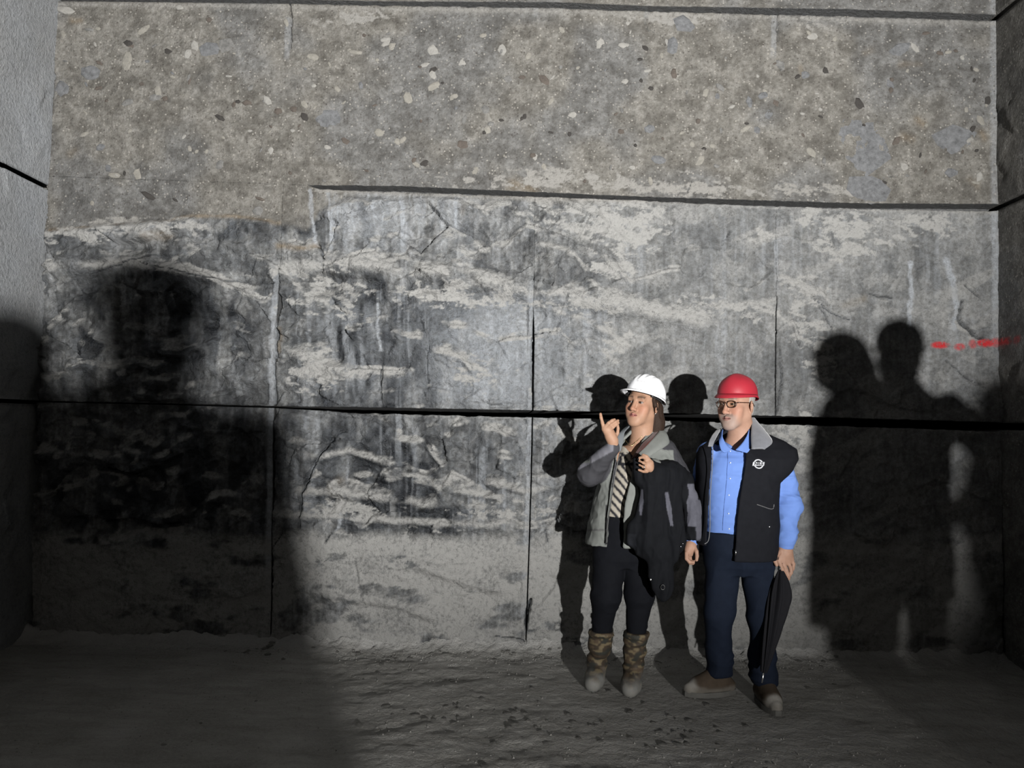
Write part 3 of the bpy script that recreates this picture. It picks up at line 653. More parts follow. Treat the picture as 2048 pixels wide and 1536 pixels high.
# ------------------------------------------------------------------ sculpting tools: distance fields on a grid, skinned with surface nets
def axis(lo, hi, step, fine=()):
    """grid line positions, denser inside the fine intervals (a, b, step)"""
    out = [lo]
    while out[-1] < hi:
        x = out[-1]; st = step
        for a, b, f in fine:
            if a - 0.01 <= x <= b + 0.01: st = min(st, f)
            elif x < a - 0.01: st = min(st, max(f, (a - 0.01 - x)))
        out.append(x + st)
    return np.array(out)
class Vol:
    def __init__(s, xs, ys, zs):
        s.ax = [np.asarray(a, np.float32) for a in (xs, ys, zs)]
        s.F = np.full([len(a) for a in s.ax], 1.0, np.float32)
    def box(s, lo, hi):
        sl = []
        for a, l, h in zip(s.ax, lo, hi):
            i0 = max(0, np.searchsorted(a, l) - 1); i1 = min(len(a), np.searchsorted(a, h) + 1)
            if i1 - i0 < 1: return None
            sl.append(slice(i0, i1))
        return tuple(sl)
    def pts(s, sl):
        return s.ax[0][sl[0]][:, None, None], s.ax[1][sl[1]][None, :, None], s.ax[2][sl[2]][None, None, :]
    def put(s, fn, lo, hi, k=0.0, op='add'):
        sl = s.box(lo, hi)
        if sl is None: return
        d = np.broadcast_to(fn(*s.pts(sl)), s.F[sl].shape).astype(np.float32)
        F = s.F[sl]
        if op == 'add':
            if k > 0:
                hh = np.maximum(k - np.abs(F - d), 0) / k; s.F[sl] = np.minimum(F, d) - hh * hh * k * 0.25
            else: s.F[sl] = np.minimum(F, d)
        elif op == 'sub':
            if k > 0:
                hh = np.maximum(k - np.abs(F + d), 0) / k; s.F[sl] = np.maximum(F, -d) + hh * hh * k * 0.25
            else: s.F[sl] = np.maximum(F, -d)
        elif op == 'and': s.F[sl] = np.maximum(F, d)
    def cone(s, a, b, ra, rb, k=0.02, op='add', sq=(1, 1, 1)):
        a = np.asarray(a, np.float32); b = np.asarray(b, np.float32); q = np.asarray(sq, np.float32)
        m = max(ra, rb) / min(sq) + k + 0.03
        def fn(x, y, z):
            A = a / q; ba = (b - a) / q; l2 = float(ba @ ba) + 1e-9
            px, py, pz = x / q[0] - A[0], y / q[1] - A[1], z / q[2] - A[2]
            t = np.clip((px * ba[0] + py * ba[1] + pz * ba[2]) / l2, 0, 1)
            return (np.sqrt((px - t * ba[0]) ** 2 + (py - t * ba[1]) ** 2 + (pz - t * ba[2]) ** 2) - (ra + (rb - ra) * t)) * float(q.min())
        s.put(fn, np.minimum(a, b) - m * max(1, q.max()), np.maximum(a, b) + m * max(1, q.max()), k, op)
    def chain(s, pts, rad, k=0.02):
        for i in range(len(pts) - 1): s.cone(pts[i], pts[i + 1], rad[i], rad[i + 1], k)
    def ell(s, c, r, k=0.02, op='add', R=None):
        c = np.asarray(c, np.float32); r = np.asarray(r, np.float32); m = float(r.max()) + k + 0.03
        def fn(x, y, z):
            px, py, pz = x - c[0], y - c[1], z - c[2]
            if R is not None:
                px, py, pz = (R[0][i] * px + R[1][i] * py + R[2][i] * pz for i in range(3))
            k0 = np.sqrt((px / r[0]) ** 2 + (py / r[1]) ** 2 + (pz / r[2]) ** 2); k1 = np.sqrt((px / r[0] ** 2) ** 2 + (py / r[1] ** 2) ** 2 + (pz / r[2] ** 2) ** 2) + 1e-9
            return k0 * (k0 - 1) / k1
        s.put(fn, c - m, c + m, k, op)
    def loft(s, st, n=2.4, k=0.02, grow=0.0, op='add'):
        """stations (z, cx, cy, rx, ry) from low to high"""
        st = np.array(sorted([tuple(t) for t in st]), float)
        lo = (np.min(st[:, 1] - st[:, 3]) - .06, np.min(st[:, 2] - st[:, 4]) - .06, st[0, 0] - .06); hi = (np.max(st[:, 1] + st[:, 3]) + .06, np.max(st[:, 2] + st[:, 4]) + .06, st[-1, 0] + .06)
        def fn(x, y, z):
            zz = np.clip(z, st[0, 0], st[-1, 0])
            g = [np.interp(zz.ravel(), st[:, 0], st[:, i]).reshape(zz.shape).astype(np.float32) for i in (1, 2, 3, 4)]
            rx = g[2] + grow; ry = g[3] + grow
            m = (np.abs((x - g[0]) / rx) ** n + np.abs((y - g[1]) / ry) ** n + 1e-9) ** (1 / n)
            d = (m - 1) * np.minimum(rx, ry)
            return np.maximum(d, np.maximum(st[0, 0] - z, z - st[-1, 0]))
        s.put(fn, lo, hi, k, op)
    def mesh(s):
        F = s.F; xs, ys, zs = s.ax
        S = F < 0
        n = [d - 1 for d in F.shape]
        c = lambda A, i, j, k: A[i:n[0] + i, j:n[1] + j, k:n[2] + k]
        cnt = np.zeros(n, np.int8)
        for i in (0, 1):
            for j in (0, 1):
                for k in (0, 1): cnt += c(S, i, j, k)
        I, J, K = np.nonzero((cnt > 0) & (cnt < 8))
        acc = np.zeros((len(I), 3)); num = np.zeros(len(I))
        cor = [(i, j, k) for i in (0, 1) for j in (0, 1) for k in (0, 1)]
        for a in cor:
            for ax in range(3):
                if a[ax]: continue
                b = list(a); b[ax] = 1
                fa = F[I + a[0], J + a[1], K + a[2]].astype(float); fb = F[I + b[0], J + b[1], K + b[2]].astype(float)
                m = (fa < 0) != (fb < 0)
                t = np.where(m, fa / np.where(np.abs(fa - fb) < 1e-12, 1, fa - fb), 0)
                P = np.stack([xs[I + a[0]], ys[J + a[1]], zs[K + a[2]]], -1).astype(float); Q = np.stack([xs[I + b[0]], ys[J + b[1]], zs[K + b[2]]], -1)
                acc += np.where(m[:, None], P + t[:, None] * (Q - P), 0); num += m
        V = acc / num[:, None]
        vid = np.full(n, -1, np.int32); vid[I, J, K] = np.arange(len(I))
        faces = []
        for ax in range(3):
            sa = [slice(1, -1)] * 3; sb = [slice(1, -1)] * 3
            sa[ax] = slice(0, -1); sb[ax] = slice(1, None)
            A = S[tuple(sa)]; B = S[tuple(sb)]
            i, j, k = np.nonzero(A != B)
            flip = A[i, j, k]
            o1, o2 = [(1, 2), (2, 0), (0, 1)][ax]
            base = np.stack([i, j, k], -1); base[:, o1] += 1; base[:, o2] += 1
            q = []
            for d1, d2 in ((-1, -1), (0, -1), (0, 0), (-1, 0)):
                t = base.copy(); t[:, o1] += d1; t[:, o2] += d2
                q.append(vid[t[:, 0], t[:, 1], t[:, 2]])
            Fq = np.stack(q, -1)
            Fq = np.where(flip[:, None], Fq, Fq[:, ::-1])
            faces.append(Fq[(Fq >= 0).all(1)])
        return V, np.concatenate(faces)
def normals(V, F):
    a = V[F[:, 0]]; b = V[F[:, 1]]; c = V[F[:, 2]]; d = V[F[:, 3]]
    fn = np.cross(c - a, d - b)
    N = np.zeros_like(V)
    for i in range(4): np.add.at(N, F[:, i], fn)
    return N / (np.linalg.norm(N, axis=1, keepdims=True) + 1e-12)
def relax(V, F, it=1, w=0.5):
    for _ in range(it):
        S = np.zeros_like(V); n = np.zeros(len(V))
        for i in range(4):
            j = (i + 1) % 4
            np.add.at(S, F[:, i], V[F[:, j]]); np.add.at(S, F[:, j], V[F[:, i]]); np.add.at(n, F[:, i], 1); np.add.at(n, F[:, j], 1)
        V = V * (1 - w) + w * S / np.maximum(n, 1)[:, None]
    return V
def ridge3(p, f, seed=0):
    n = vnoise3(p[:, 0] * f[0], p[:, 1] * f[1], p[:, 2] * f[2], seed)
    return 1 - np.abs(2 * n - 1)

def cloth_material(name, rough=0.85, bump=0.25, weave=350, sheen=0.0, noise_amt=0.25):
    m, nt, bs = newmat(name); N = NT(nt)
    co = N.n('ShaderNodeTexCoord').outputs['Object']
    f = N.noise(co, 30, 3, 0.6)
    c = N.mix(1.0, N.attr('Col').outputs['Color'], N.mix(f, (1 - noise_amt,) * 3, (1 + noise_amt,) * 3), 'MULTIPLY')
    N.l(c, bs.inputs['Base Color']); bs.inputs['Roughness'].default_value = rough
    bs.inputs['Specular IOR Level'].default_value = 0.07
    if sheen: bs.inputs['Sheen Weight'].default_value = sheen
    N.l(N.bump(N.noise(co, weave, 2), bump, 0.002), bs.inputs['Normal'])
    return m
def skin_material():
    m, nt, bs = newmat('skin'); N = NT(nt)
    co = N.n('ShaderNodeTexCoord').outputs['Object']
    c = N.mix(1.0, N.attr('Col').outputs['Color'], N.mix(N.noise(co, 60, 3), (.88, .86, .85), (1.12, 1.1, 1.08)), 'MULTIPLY')
    N.l(c, bs.inputs['Base Color']); bs.inputs['Roughness'].default_value = 0.58
    bs.inputs['Specular IOR Level'].default_value = 0.25
    N.l(N.bump(N.noise(co, 400, 2), 0.15, 0.001), bs.inputs['Normal'])
    return m
def plain(name, col, rough=0.5, metal=0.0, spec=0.5, noise=0.12, scale=40, coat=0.0):
    m, nt, bs = newmat(name); N = NT(nt)
    co = N.n('ShaderNodeTexCoord').outputs['Object']
    f = N.noise(co, scale, 3)
    N.l(N.mix(f, tuple(c * (1 - noise) for c in col), tuple(min(1, c * (1 + noise)) for c in col)), bs.inputs['Base Color'])
    bs.inputs['Roughness'].default_value = rough; bs.inputs['Metallic'].default_value = metal; bs.inputs['Specular IOR Level'].default_value = spec
    bs.inputs['Coat Weight'].default_value = coat
    return m
M_SKIN = skin_material()
M_CLOTH = cloth_material('cloth'); M_FLEECE = cloth_material('fleece', 0.95, 0.5, 220, 0.3); M_SHIRT = cloth_material('shirt_cotton', 0.8, 0.15, 500, 0.0, 0.06)
M_SHELLCLOTH = cloth_material('outdoor_shell', 0.7, 0.2, 300, 0.0, 0.15); M_RUBBER = cloth_material('rubber', 0.5, 0.2, 60, 0.0, 0.2); M_LEATHER = cloth_material('muddy_leather', 0.85, 0.5, 90, 0.0, 0.3)
M_HAIR = plain('dark_hair', (0.022, 0.013, 0.009), 0.7, 0, 0.15, 0.4, 120)
M_STEEL = plain('bright_steel', (0.75, 0.75, 0.75), 0.25, 1.0); M_GOLD = plain('gold', (0.8, 0.6, 0.3), 0.3, 1.0); M_BLACKP = plain('black_plastic', (0.02, 0.02, 0.02), 0.4)

def rotm(yaw, pitch=0, roll=0):
    """head frame: x to the person's left as seen from the front = image right, y forward, z up; yaw turns towards image left"""
    return np.array((Matrix.Rotation(yaw, 3, 'Z') @ Matrix.Rotation(pitch, 3, 'X') @ Matrix.Rotation(roll, 3, 'Y')))
class Head:
    """local frame: +x image right when facing the camera, -y forward (towards the camera), z up, origin between the ears at eye level"""
    def __init__(s, c, yaw, pitch, roll, sc):
        s.c = np.asarray(c, float); s.sc = sc
        s.R = np.array(Matrix.Rotation(-yaw, 3, 'Z') @ Matrix.Rotation(-pitch, 3, 'X') @ Matrix.Rotation(roll, 3, 'Y'))
    def w(s, p): return s.c + s.R @ (np.asarray(p, float) * s.sc)
    def wa(s, P): return s.c + (np.asarray(P, float) * s.sc) @ s.R.T
    def loc(s, P): return ((np.asarray(P) - s.c) @ s.R) / s.sc
    def sculpt(s, v, female):
        L = Vol.__new__(Vol)
        w = s.w; k = s.sc; R = s.R
        E = lambda c, r, kk=.02, op='add', rot=None: v.ell(w(c), np.array(r) * k, kk * k, op, R if rot is None else R @ rot)
        C = lambda a, b, ra, rb, kk=.02, op='add': v.cone(w(a), w(b), ra * k, rb * k, kk * k, op)
        E((0, .018, .048), (.074, .096, .088), .02)                         # skull
        E((0, -.022, -.012), (.064, .070, .085), .03)                       # face mass
        jw = .050 if female else .054
        for sx in (-1, 1):
            C((sx * jw, .008, -.058), (sx * .018, -.066, -.108), .022, .019, .03)     # jaw
            E((sx * .044, -.060, -.030), (.020, .018, .018), .03)             # cheekbone
            E((sx * .034, -.062, -.065), (.022, .022, .030), .03)             # cheek
        E((0, -.076, -.112), (.022, .018, .017), .025)                      # chin
        E((0, -.070, -.080), (.030, .022, .030), .025)
        C((-.036, -.080, .022), (.036, -.080, .022), .012, .012, .022)       # brow
        for sx in (-1, 1):
            E((sx * .031, -.099, -.001), (.019, .017, .014), .014, 'sub')     # sockets
            E((sx * .031, -.0735, -.001), (.0145, .0135, .0125), .004)        # eyeballs
            C((sx * .018, -.0835, .0095), (sx * .045, -.0775, .0085), .0045, .004, .006)  # upper lids
            C((sx * .019, -.084, -.0105), (sx * .044, -.078, -.0095), .0035, .003, .006)  # lower lids
        C((0, -.090, .004), (0, -.109, -.036), .0085, .0110, .012)            # nose
        E((0, -.111, -.042), (.012, .012, .0105), .008)
        for sx in (-1, 1): E((sx * .0135, -.099, -.045), (.0085, .011, .008), .007)
        zl = -.072
        C((-.020, -.0885, zl + .002), (0, -.0965, zl + .005), .0045, .0062, .006); C((.020, -.0885, zl + .002), (0, -.0965, zl + .005), .0045, .0062, .006)
        C((-.018, -.0885, zl - .006), (.018, -.0885, zl - .006), .005, .005, .006); E((0, -.0945, zl - .008), (.014, .006, .0065), .006)
        C((-.024, -.0945, zl - .0015), (.024, -.0945, zl - .0015), .0022, .0022, .003, 'sub')
        for sx in (-1, 1):                                                 # ears
            rt = np.array(Matrix.Rotation(sx * 0.35, 3, 'Z'))
            E((sx * .079, .016, -.014), (.0075, .020, .032), .008, 'add', rt)
            E((sx * .086, .012, -.014), (.007, .011, .019), .004, 'sub', rt)
        nr = .050 if female else .058
        C((0, .020, -.05), (0, .040, -.175), nr, nr * 1.06, .03)
    def colours(s, V, col, skin, female):
        p = s.loc(V); x, y, z = p[:, 0], -p[:, 1], p[:, 2]
        near = (np.abs(x) < .12) & (np.abs(y) < .16) & (np.abs(z) < .16)
        def put(m, c, a=1.0):
            col[near] = col[near] + (np.array(c) - col[near]) * (np.clip(m, 0, 1) * a)[near][:, None]
        put(gauss(np.abs(x) - .042, .020) * gauss(z + .035, .022) * sstep(.03, .06, y), np.array(skin) * (1.12, .82, .78), .65)
        put(gauss(x, .014) * gauss(z + .04, .012) * sstep(.095, .11, y), np.array(skin) * (1.08, .84, .8), .6)
        ax = np.abs(x)
        if not female:
            st = sstep(-.046, -.066, z) * sstep(.030, .062, y) * sstep(.062, .036, ax)
            put(np.clip(st, 0, 1), (0.235, 0.20, 0.185), .6)
            put(gauss(z + .0565, .006) * (ax < .034) * sstep(.07, .085, y), (0.15, 0.125, 0.115), .6)
        lip = ((ax / .0235) ** 2 + ((z + .0735) / .0105) ** 2 < 1) & (y > .078)
        put(lip.astype(float), (0.22, 0.075, 0.068) if female else (0.22, 0.105, 0.088), .8)
        put((np.abs(z + .0735) < .0022) * (ax < .024) * (y > .07), (.09, .03, .03), .8)
        ey = ((ax - .031) / .0135) ** 2 + ((z + .001) / .0058) ** 2
        put((ey < 1) * (y > .06), (.16, .14, .13))
        gx = .004
        ir = np.hypot(ax * np.sign(x) - np.sign(x) * .031 + gx, z + .0005)
        put((ey < 1) * (ir < .0085) * (y > .06), (.03, .018, .012)); 
        put((np.abs(ey - 1.15) < .28) * (z > -.001) * (y > .06), (.03, .02, .015), .85)
        bz = .0235 + .004 * np.cos((ax - .032) / .02 * 1.3)
        put(gauss(z - bz, .0050) * (ax > .012) * (ax < .050) * (y > .05), (.045, .028, .02) if female else (.17, .14, .12), .9)
        put(gauss(z - .0, .012) * gauss(ax - .03, .018) * (ey >= 1) * (y > .06), np.array(skin) * (.78, .68, .66), .5)
        return col

def dome(head, a, b, h, z0, peak, flange, ribs, mat, name, parent, rear=0.0, label=None, crest=0.0, yoff=0.0):
    """hard hat in head coordinates: shell radii a (side), b (front-back), height h above rim plane z0"""
    nu, nr = 96, 30
    V = []; th = np.linspace(0, 2 * math.pi, nu, endpoint=False)
    for i in range(nr + 1):
        t = i / nr * math.pi / 2
        rr = math.sin(t) ** 0.86; zz = math.cos(t) ** 0.92
        x = a * rr * np.sin(th); y = -b * rr * np.cos(th) + yoff
        z = z0 + h * zz + 0 * th
        amp = sstep(.25, .55, zz) 
        if ribs:
            rb = np.zeros(nu)
            for xc in ribs: rb = np.maximum(rb, gauss(x - xc, .006))
            z = z + .006 * rb * amp * (y < b * .75)
        if crest: z = z + crest * gauss(x, .016) * sstep(.35, .8, zz)
        V.append(np.stack([x, y, z], -1))
    front = np.clip(np.cos(th), 0, 1) ** 1.5; back = np.clip(-np.cos(th), 0, 1) ** 2
    fl = flange + peak * front + rear * back
    for q, dz in ((.12, .001), (.5, -.003), (1.0, -.008), (1.0, -.0115), (.5, -.0065), (0.0, -.005)):
        x = (a + fl * q) * np.sin(th); y = -(b + fl * q) * np.cos(th) + yoff
        V.append(np.stack([x, y, z0 + dz - .010 * front * q ** 2 - (rear > 0) * .016 * back * q + 0 * th], -1))
    for i in range(nr, -1, -1):
        t = i / nr * math.pi / 2
        rr = math.sin(t) ** 0.86; zz = math.cos(t) ** 0.92
        V.append(np.stack([(a - .004) * rr * np.sin(th), -(b - .004) * rr * np.cos(th) + yoff, z0 - .004 + (h - .003) * zz + 0 * th], -1))
    n = len(V); V = np.concatenate(V)
    idx = np.arange(n * nu).reshape(n, nu)
    F = np.stack([idx[:-1], np.roll(idx, -1, 1)[:-1], np.roll(idx, -1, 1)[1:], idx[1:]], -1).reshape(-1, 4)[:, ::-1]
    o = mesh_np(name, head.wa(V), F, mat, parent, True)
    if label: o['label'] = label
    return o
def tube(name, pts, rad, mat, parent, seg=8, closed=False):
    P = np.asarray(pts, float); n = len(P)
    rad = np.broadcast_to(np.asarray(rad, float), (n,))
    tg = np.gradient(P, axis=0) if not closed else np.roll(P, -1, 0) - np.roll(P, 1, 0)
    tg /= np.linalg.norm(tg, axis=1, keepdims=True) + 1e-12
    up = np.array([0.3, 0.2, 1.0]); V = []
    for i in range(n):
        a = np.cross(tg[i], up); 
        if np.linalg.norm(a) < 1e-3: a = np.cross(tg[i], [1, 0, 0])
        a /= np.linalg.norm(a); b = np.cross(tg[i], a)
        t = np.linspace(0, 2 * math.pi, seg, endpoint=False)
        V.append(P[i] + rad[i] * (np.cos(t)[:, None] * a + np.sin(t)[:, None] * b))
    V = np.concatenate(V); idx = np.arange(n * seg).reshape(n, seg)
    A = idx if closed else idx[:-1]; B = np.roll(idx, -1, 0) if closed else idx[1:]
    F = np.stack([A, np.roll(A, -1, 1), np.roll(B, -1, 1), B], -1).reshape(-1, 4)
    caps = []
    if not closed:
        V = np.concatenate([V, P[[0, -1]]]); c0 = n * seg
        caps = [np.array([(idx[0, (i + 1) % seg], idx[0, i], c0) for i in range(seg)] + [(idx[-1, i], idx[-1, (i + 1) % seg], c0 + 1) for i in range(seg)])]
    return mesh_np(name, V, [F] + caps, mat, parent, True, None, {'Col': np.full((len(V), 3), .1)})
def ball(name, c, r, mat, parent, col=(.5, .5, .5)):
    bm = bmesh.new(); bmesh.ops.create_icosphere(bm, subdivisions=2, radius=1.0)
    me = bpy.data.meshes.new(name); bm.to_mesh(me); bm.free(); me.materials.append(mat)
    for p in me.polygons: p.use_smooth = True
    me.transform(Matrix.Translation(c) @ Matrix.Diagonal((*np.broadcast_to(r, 3), 1)))
    return link(bpy.data.objects.new(name, me), parent)
def resample(pts, n):
    P = np.asarray(pts, float); m = len(P)
    # Catmull-Rom
    t = np.linspace(0, m - 1, n); out = []
    for q in t:
        i = min(int(q), m - 2); f = q - i
        p0 = P[max(i - 1, 0)]; p1 = P[i]; p2 = P[i + 1]; p3 = P[min(i + 2, m - 1)]
        out.append(.5 * (2 * p1 + (p2 - p0) * f + (2 * p0 - 5 * p1 + 4 * p2 - p3) * f * f + (3 * p1 - p0 - 3 * p2 + p3) * f ** 3))
    return np.array(out)
def strip(name, lines, mat, parent, col, thick=0.004, n=24, m=6, label=None, wob=0.0):
    """cloth sheet through a list of edge lines (each a list of points), given thickness"""
    L = [resample(l, n) for l in lines]
    G = np.stack([resample([l[i] for l in L], m) for i in range(n)], 0)     # n x m x 3
    du = np.gradient(G, axis=0); dv = np.gradient(G, axis=1); N = np.cross(du, dv); N /= np.linalg.norm(N, axis=-1, keepdims=True) + 1e-12
    if wob: G = G + N * (wob * (np.sin(np.linspace(0, 9, n))[:, None, None]))
    A = (G + N * thick / 2).reshape(-1, 3); B = (G - N * thick / 2).reshape(-1, 3)
    idx = np.arange(n * m).reshape(n, m); q = len(A)
    F = np.stack([idx[:-1, :-1], idx[1:, :-1], idx[1:, 1:], idx[:-1, 1:]], -1).reshape(-1, 4)
    ring = np.concatenate([idx[0, :], idx[1:, -1], idx[-1, -2::-1], idx[-2:0:-1, 0]])
    S = np.stack([ring, np.roll(ring, -1), np.roll(ring, -1) + q, ring + q], -1)
    o = mesh_np(name, np.concatenate([A, B]), [F, F[:, ::-1] + q, S], mat, parent, True, None, {'Col': np.tile(np.array(col, float), (2 * q, 1))})
    if label: o['label'] = label
    return o
def garment(name, vol, mat, parent, colfn, foldfn=None, label=None, relaxn=1):
    V, F = vol.mesh()
    V = relax(V, F, relaxn, .5)
    if foldfn is not None:
        N = normals(V, F); V = V + N * foldfn(V)[:, None]
    c = colfn(V) if callable(colfn) else np.tile(np.array(colfn, float), (len(V), 1))
    c = relax(c.astype(float), F, 1, .5)
    o = mesh_np(name, V, F, mat, parent, True, None, {'Col': c})
    if label: o['label'] = label
    return o
def drape(pts, verts, off):
    """lay points given as front positions onto the front of a surface"""
    out = []
    for a in np.asarray(pts, float):
        d = np.hypot(verts[:, 0] - a[0], verts[:, 2] - a[2]) + (np.abs(verts[:, 1] - a[1]) > .07) * 9
        i = np.argpartition(d, 8)[:8]; out.append((a[0], verts[i, 1].min() - off, a[2]))
    return np.array(out)
def verts_of(o):
    a = np.empty(len(o.data.vertices) * 3, np.float32); o.data.vertices.foreach_get('co', a); return a.reshape(-1, 3)
def hand(v, palm, fingers, k=0.010, pr=0.018):
    """palm: (wrist, mid points...) ; fingers: list of (chain, radius)"""
    for a, b, ra, rb in palm: v.cone(a, b, ra, rb, 0.016)
    for ch, r in fingers:
        rad = np.linspace(r * 1.08, r * .82, len(ch)); v.chain(ch, rad, 0.004)
# ------------------------------------------------------------------ the woman in the white hard hat
WY = 4.10
def build_woman():
    P = lambda px, py, dy=0.0: wp(px, py, WY + dy)
    pm = F_PX / WY                                     # px per metre
    def st(py, l, r, ry, dy=0.0, grow=0.0):
        a = P((l + r) / 2, py, dy); return (a[2], a[0], a[1], (r - l) / 2 / pm + grow, ry + grow)
    head = Head(P(1285, 808, -.01), math.radians(36), math.radians(6), math.radians(5), .99)
    ground = 0.0
    # joints
    shR, elR, wrR = P(1240, 908, .02), P(1180, 948, -.09), P(1227, 892, -.215)
    shL, elL, wrL = P(1330, 905, .03), P(1366, 968, -.03), P(1308, 936, -.20)
    hpR, knR, anR = P(1220, 1100, .02), P(1212, 1190, -.03), P(1194, 1330, .11)
    hpL, knL, anL = P(1275, 1100, .02), P(1279, 1190, -.02), P(1266, 1338, .04)
    # ---------------- body
    hc = head.c
    zs_f = [(hc[2] - .17, hc[2] + .03, .0026), (P(1262, 892)[2], hc[2] + .03, .0036)]
    xs = axis(P(1140, 900)[0], P(1400, 900)[0], .011, [(hc[0] - .115, hc[0] + .10, .0026), (P(1193, 1000)[0], P(1240, 1000)[0], .0034), (P(1270, 1000)[0], P(1300, 1000)[0], .0034)])
    ys = axis(WY - .36, WY + .22, .011, [(hc[1] - .135, hc[1] + .03, .0026), (WY - .27, WY - .16, .0036)])
    zs = axis(.02, hc[2] + .17, .011, [(hc[2] - .15, hc[2] + .03, .0026), (P(1262, 950, -.2)[2], P(1262, 822, -.2)[2], .0034)])
    v = Vol(xs, ys, zs)
    head.sculpt(v, True)
    v.loft([st(1115, 1192, 1300, .10, .02), st(1085, 1193, 1300, .105, .02), st(1040, 1206, 1288, .085, .01), st(1000, 1212, 1296, .085, .0), st(950, 1224, 1312, .105, -.01), st(925, 1230, 1322, .10, .0), st(900, 1240, 1328, .08, .02), st(884, 1262, 1312, .058, .03)], 2.3, .03)
    v.cone(shR, elR, .042, .036, .03); v.cone(elR, wrR, .036, .026, .02)
    v.cone(shL, elL, .042, .036, .03); v.cone(elL, wrL, .036, .026, .02)
    for h_, k_, a_ in ((hpR, knR, anR), (hpL, knL, anL)):
        v.cone(h_, k_, .075, .052, .03); v.cone(k_, a_, .050, .026, .02); v.cone(a_, a_ + np.array((-.005, -.08, -.045)), .035, .026, .03)
    # neck to chest
    v.cone(head.w((0, .03, -.10)), P(1284, 900, .03), .052, .06, .04)
    # right hand, raised
    D = -.225
    hand(v, [(wrR, P(1219, 874, D + .005), .023, .022), (P(1224, 882, D), P(1209, 858, D), .020, .016), (P(1226, 880, D), P(1216, 858, D), .020, .017), (P(1228, 880, D), P(1222, 862, D + .01), .018, .015)],
         [([P(1207.5, 858, D), P(1204.5, 845, D - .005), P(1202, 835, D - .004), P(1201, 828, D)], .0092),
          ([P(1210, 854, D - .006), P(1217, 846, D - .016), P(1224, 841, D - .01), P(1229, 839, D)], .0086),
          ([P(1213, 858, D - .008), P(1222, 850, D - .020), P(1231, 844, D - .012), P(1236, 841, D - .002)], .0086),
          ([P(1217, 862, D - .008), P(1226, 855, D - .018), P(1233, 849, D - .010), P(1237, 846, D)], .0078),
          ([P(1230, 876, D + .01), P(1235, 866, D + .015), P(1236, 857, D + .012), P(1235, 850, D + .008)], .0092)])
    # left hand, closed round the coat
    E_ = -.265
    hand(v, [(wrL, P(1296, 931, E_), .024, .022), (P(1300, 926, E_), P(1292, 922, E_), .018, .014), (P(1300, 938, E_), P(1293, 938, E_), .018, .014)],
         [([P(1294, 919, E_ - .006), P(1286, 914, E_ - .020), P(1279, 916, E_ - .016)], .0088),
          ([P(1295, 929, E_ - .010), P(1287, 926, E_ - .026), P(1279, 922, E_ - .020)], .0088),
          ([P(1295, 936, E_ - .008), P(1287, 934, E_ - .026), P(1279, 930, E_ - .020)], .0085),
          ([P(1294, 943, E_ - .004), P(1286, 943, E_ - .020), P(1278, 940, E_ - .016)], .0078),
          ([P(1300, 922, E_), P(1293, 913, E_ - .01), P(1286, 910, E_ - .012)], .0092)])
    V, F = v.mesh(); V = relax(V, F, 1, .3)
    skin = (.285, .170, .115)
    col = np.tile(np.array(skin), (len(V), 1))
    col = head.colours(V, col, skin, True)
    body = mesh_np('person', V, F, M_SKIN, None, True, None, {'Col': col})
    tag(body, 'woman in white hard hat and open grey jacket, one hand raised beside her face', 'person')
    # ---------------- hair
    hv = Vol(axis(hc[0] - .13, hc[0] + .16, .004), axis(hc[1] - .12, hc[1] + .16, .004), axis(hc[2] - .22, hc[2] + .12, .004))
    k = head.sc
    hv.ell(head.w((0, .030, .040)), np.array((.082, .094, .085)) * k, .01, 'add', head.R)
    hv.ell(head.w((0, .075, -.02)), np.array((.062, .045, .070)) * k, .03, 'add', head.R)
    hv.chain([head.w((.03, .09, -.02)), head.w((.045, .095, -.09)), head.w((.055, .085, -.15)), head.w((.050, .07, -.19))], [.050, .048, .040, .022], .03)
    for sx in (-1, 1): hv.chain([head.w((sx * .070, -.020, .030)), head.w((sx * .077, -.002, .0)), head.w((sx * .073, .02, -.02))], [.014, .010, .012], .01)
    hv.put(lambda x, y, z: -((x - hc[0]) * head.R[0, 1] + (y - hc[1]) * head.R[1, 1] + (z - hc[2]) * head.R[2, 1]) - .030, (-9, -9, -9), (9, 9, 9), 0, 'and')
    garment('hair', hv, M_HAIR, body, (.05, .03, .02), lambda p: .003 * (ridge3(p, (90, 90, 14), 3) - .5), 'dark brown hair tied back under the hard hat')
    # ---------------- hard hat
    M_HATW = plain('white_shell', (.82, .83, .86), .28, 0, .5, .02, 20)
    hh = Head(P(1285, 808, -.01), math.radians(36), math.radians(16), math.radians(7), 1.08)
    hat = dome(hh, .096, .118, .105, .044, .040, .007, (-.054, -.030, 0, .030, .054), M_HATW, 'hard_hat', body, 0, 'white ribbed hard hat with a small grey print', 0, .012)
    M_PRINT = plain('grey_print', (.42, .40, .42), .5)
    def print_bar(x0, x1, z0, z1, nm):
        n = 8; Vv = []
        for zz in (z0, z1):
            for i in range(n + 1):
                x = x0 + (x1 - x0) * i / n
                q = min(.999, max(0, (zz - .044) / .105)); tt = math.acos(q ** (1 / .92)); rr = math.sin(tt) ** .86
                yy = -.118 * math.sqrt(max(0, rr * rr - (x / .096) ** 2)) + .012 - .0025
                Vv.append((x, yy, zz))
        Fq = np.array([[i, i + 1, n + 2 + i, n + 1 + i] for i in range(n)])
        return mesh_np(nm, hh.wa(np.array(Vv)), Fq, M_PRINT, hat, False)
    xx = -.004
    for i, wdt in enumerate((.003, .006, .003, .005, .006, .003, .005)):
        print_bar(xx, xx + wdt * .8, .087 + .0012 * (i % 2), .0925 - .001 * (i % 3), 'print'); xx += wdt + .001
    print_bar(-.004, .030, .0815, .0835, 'print')
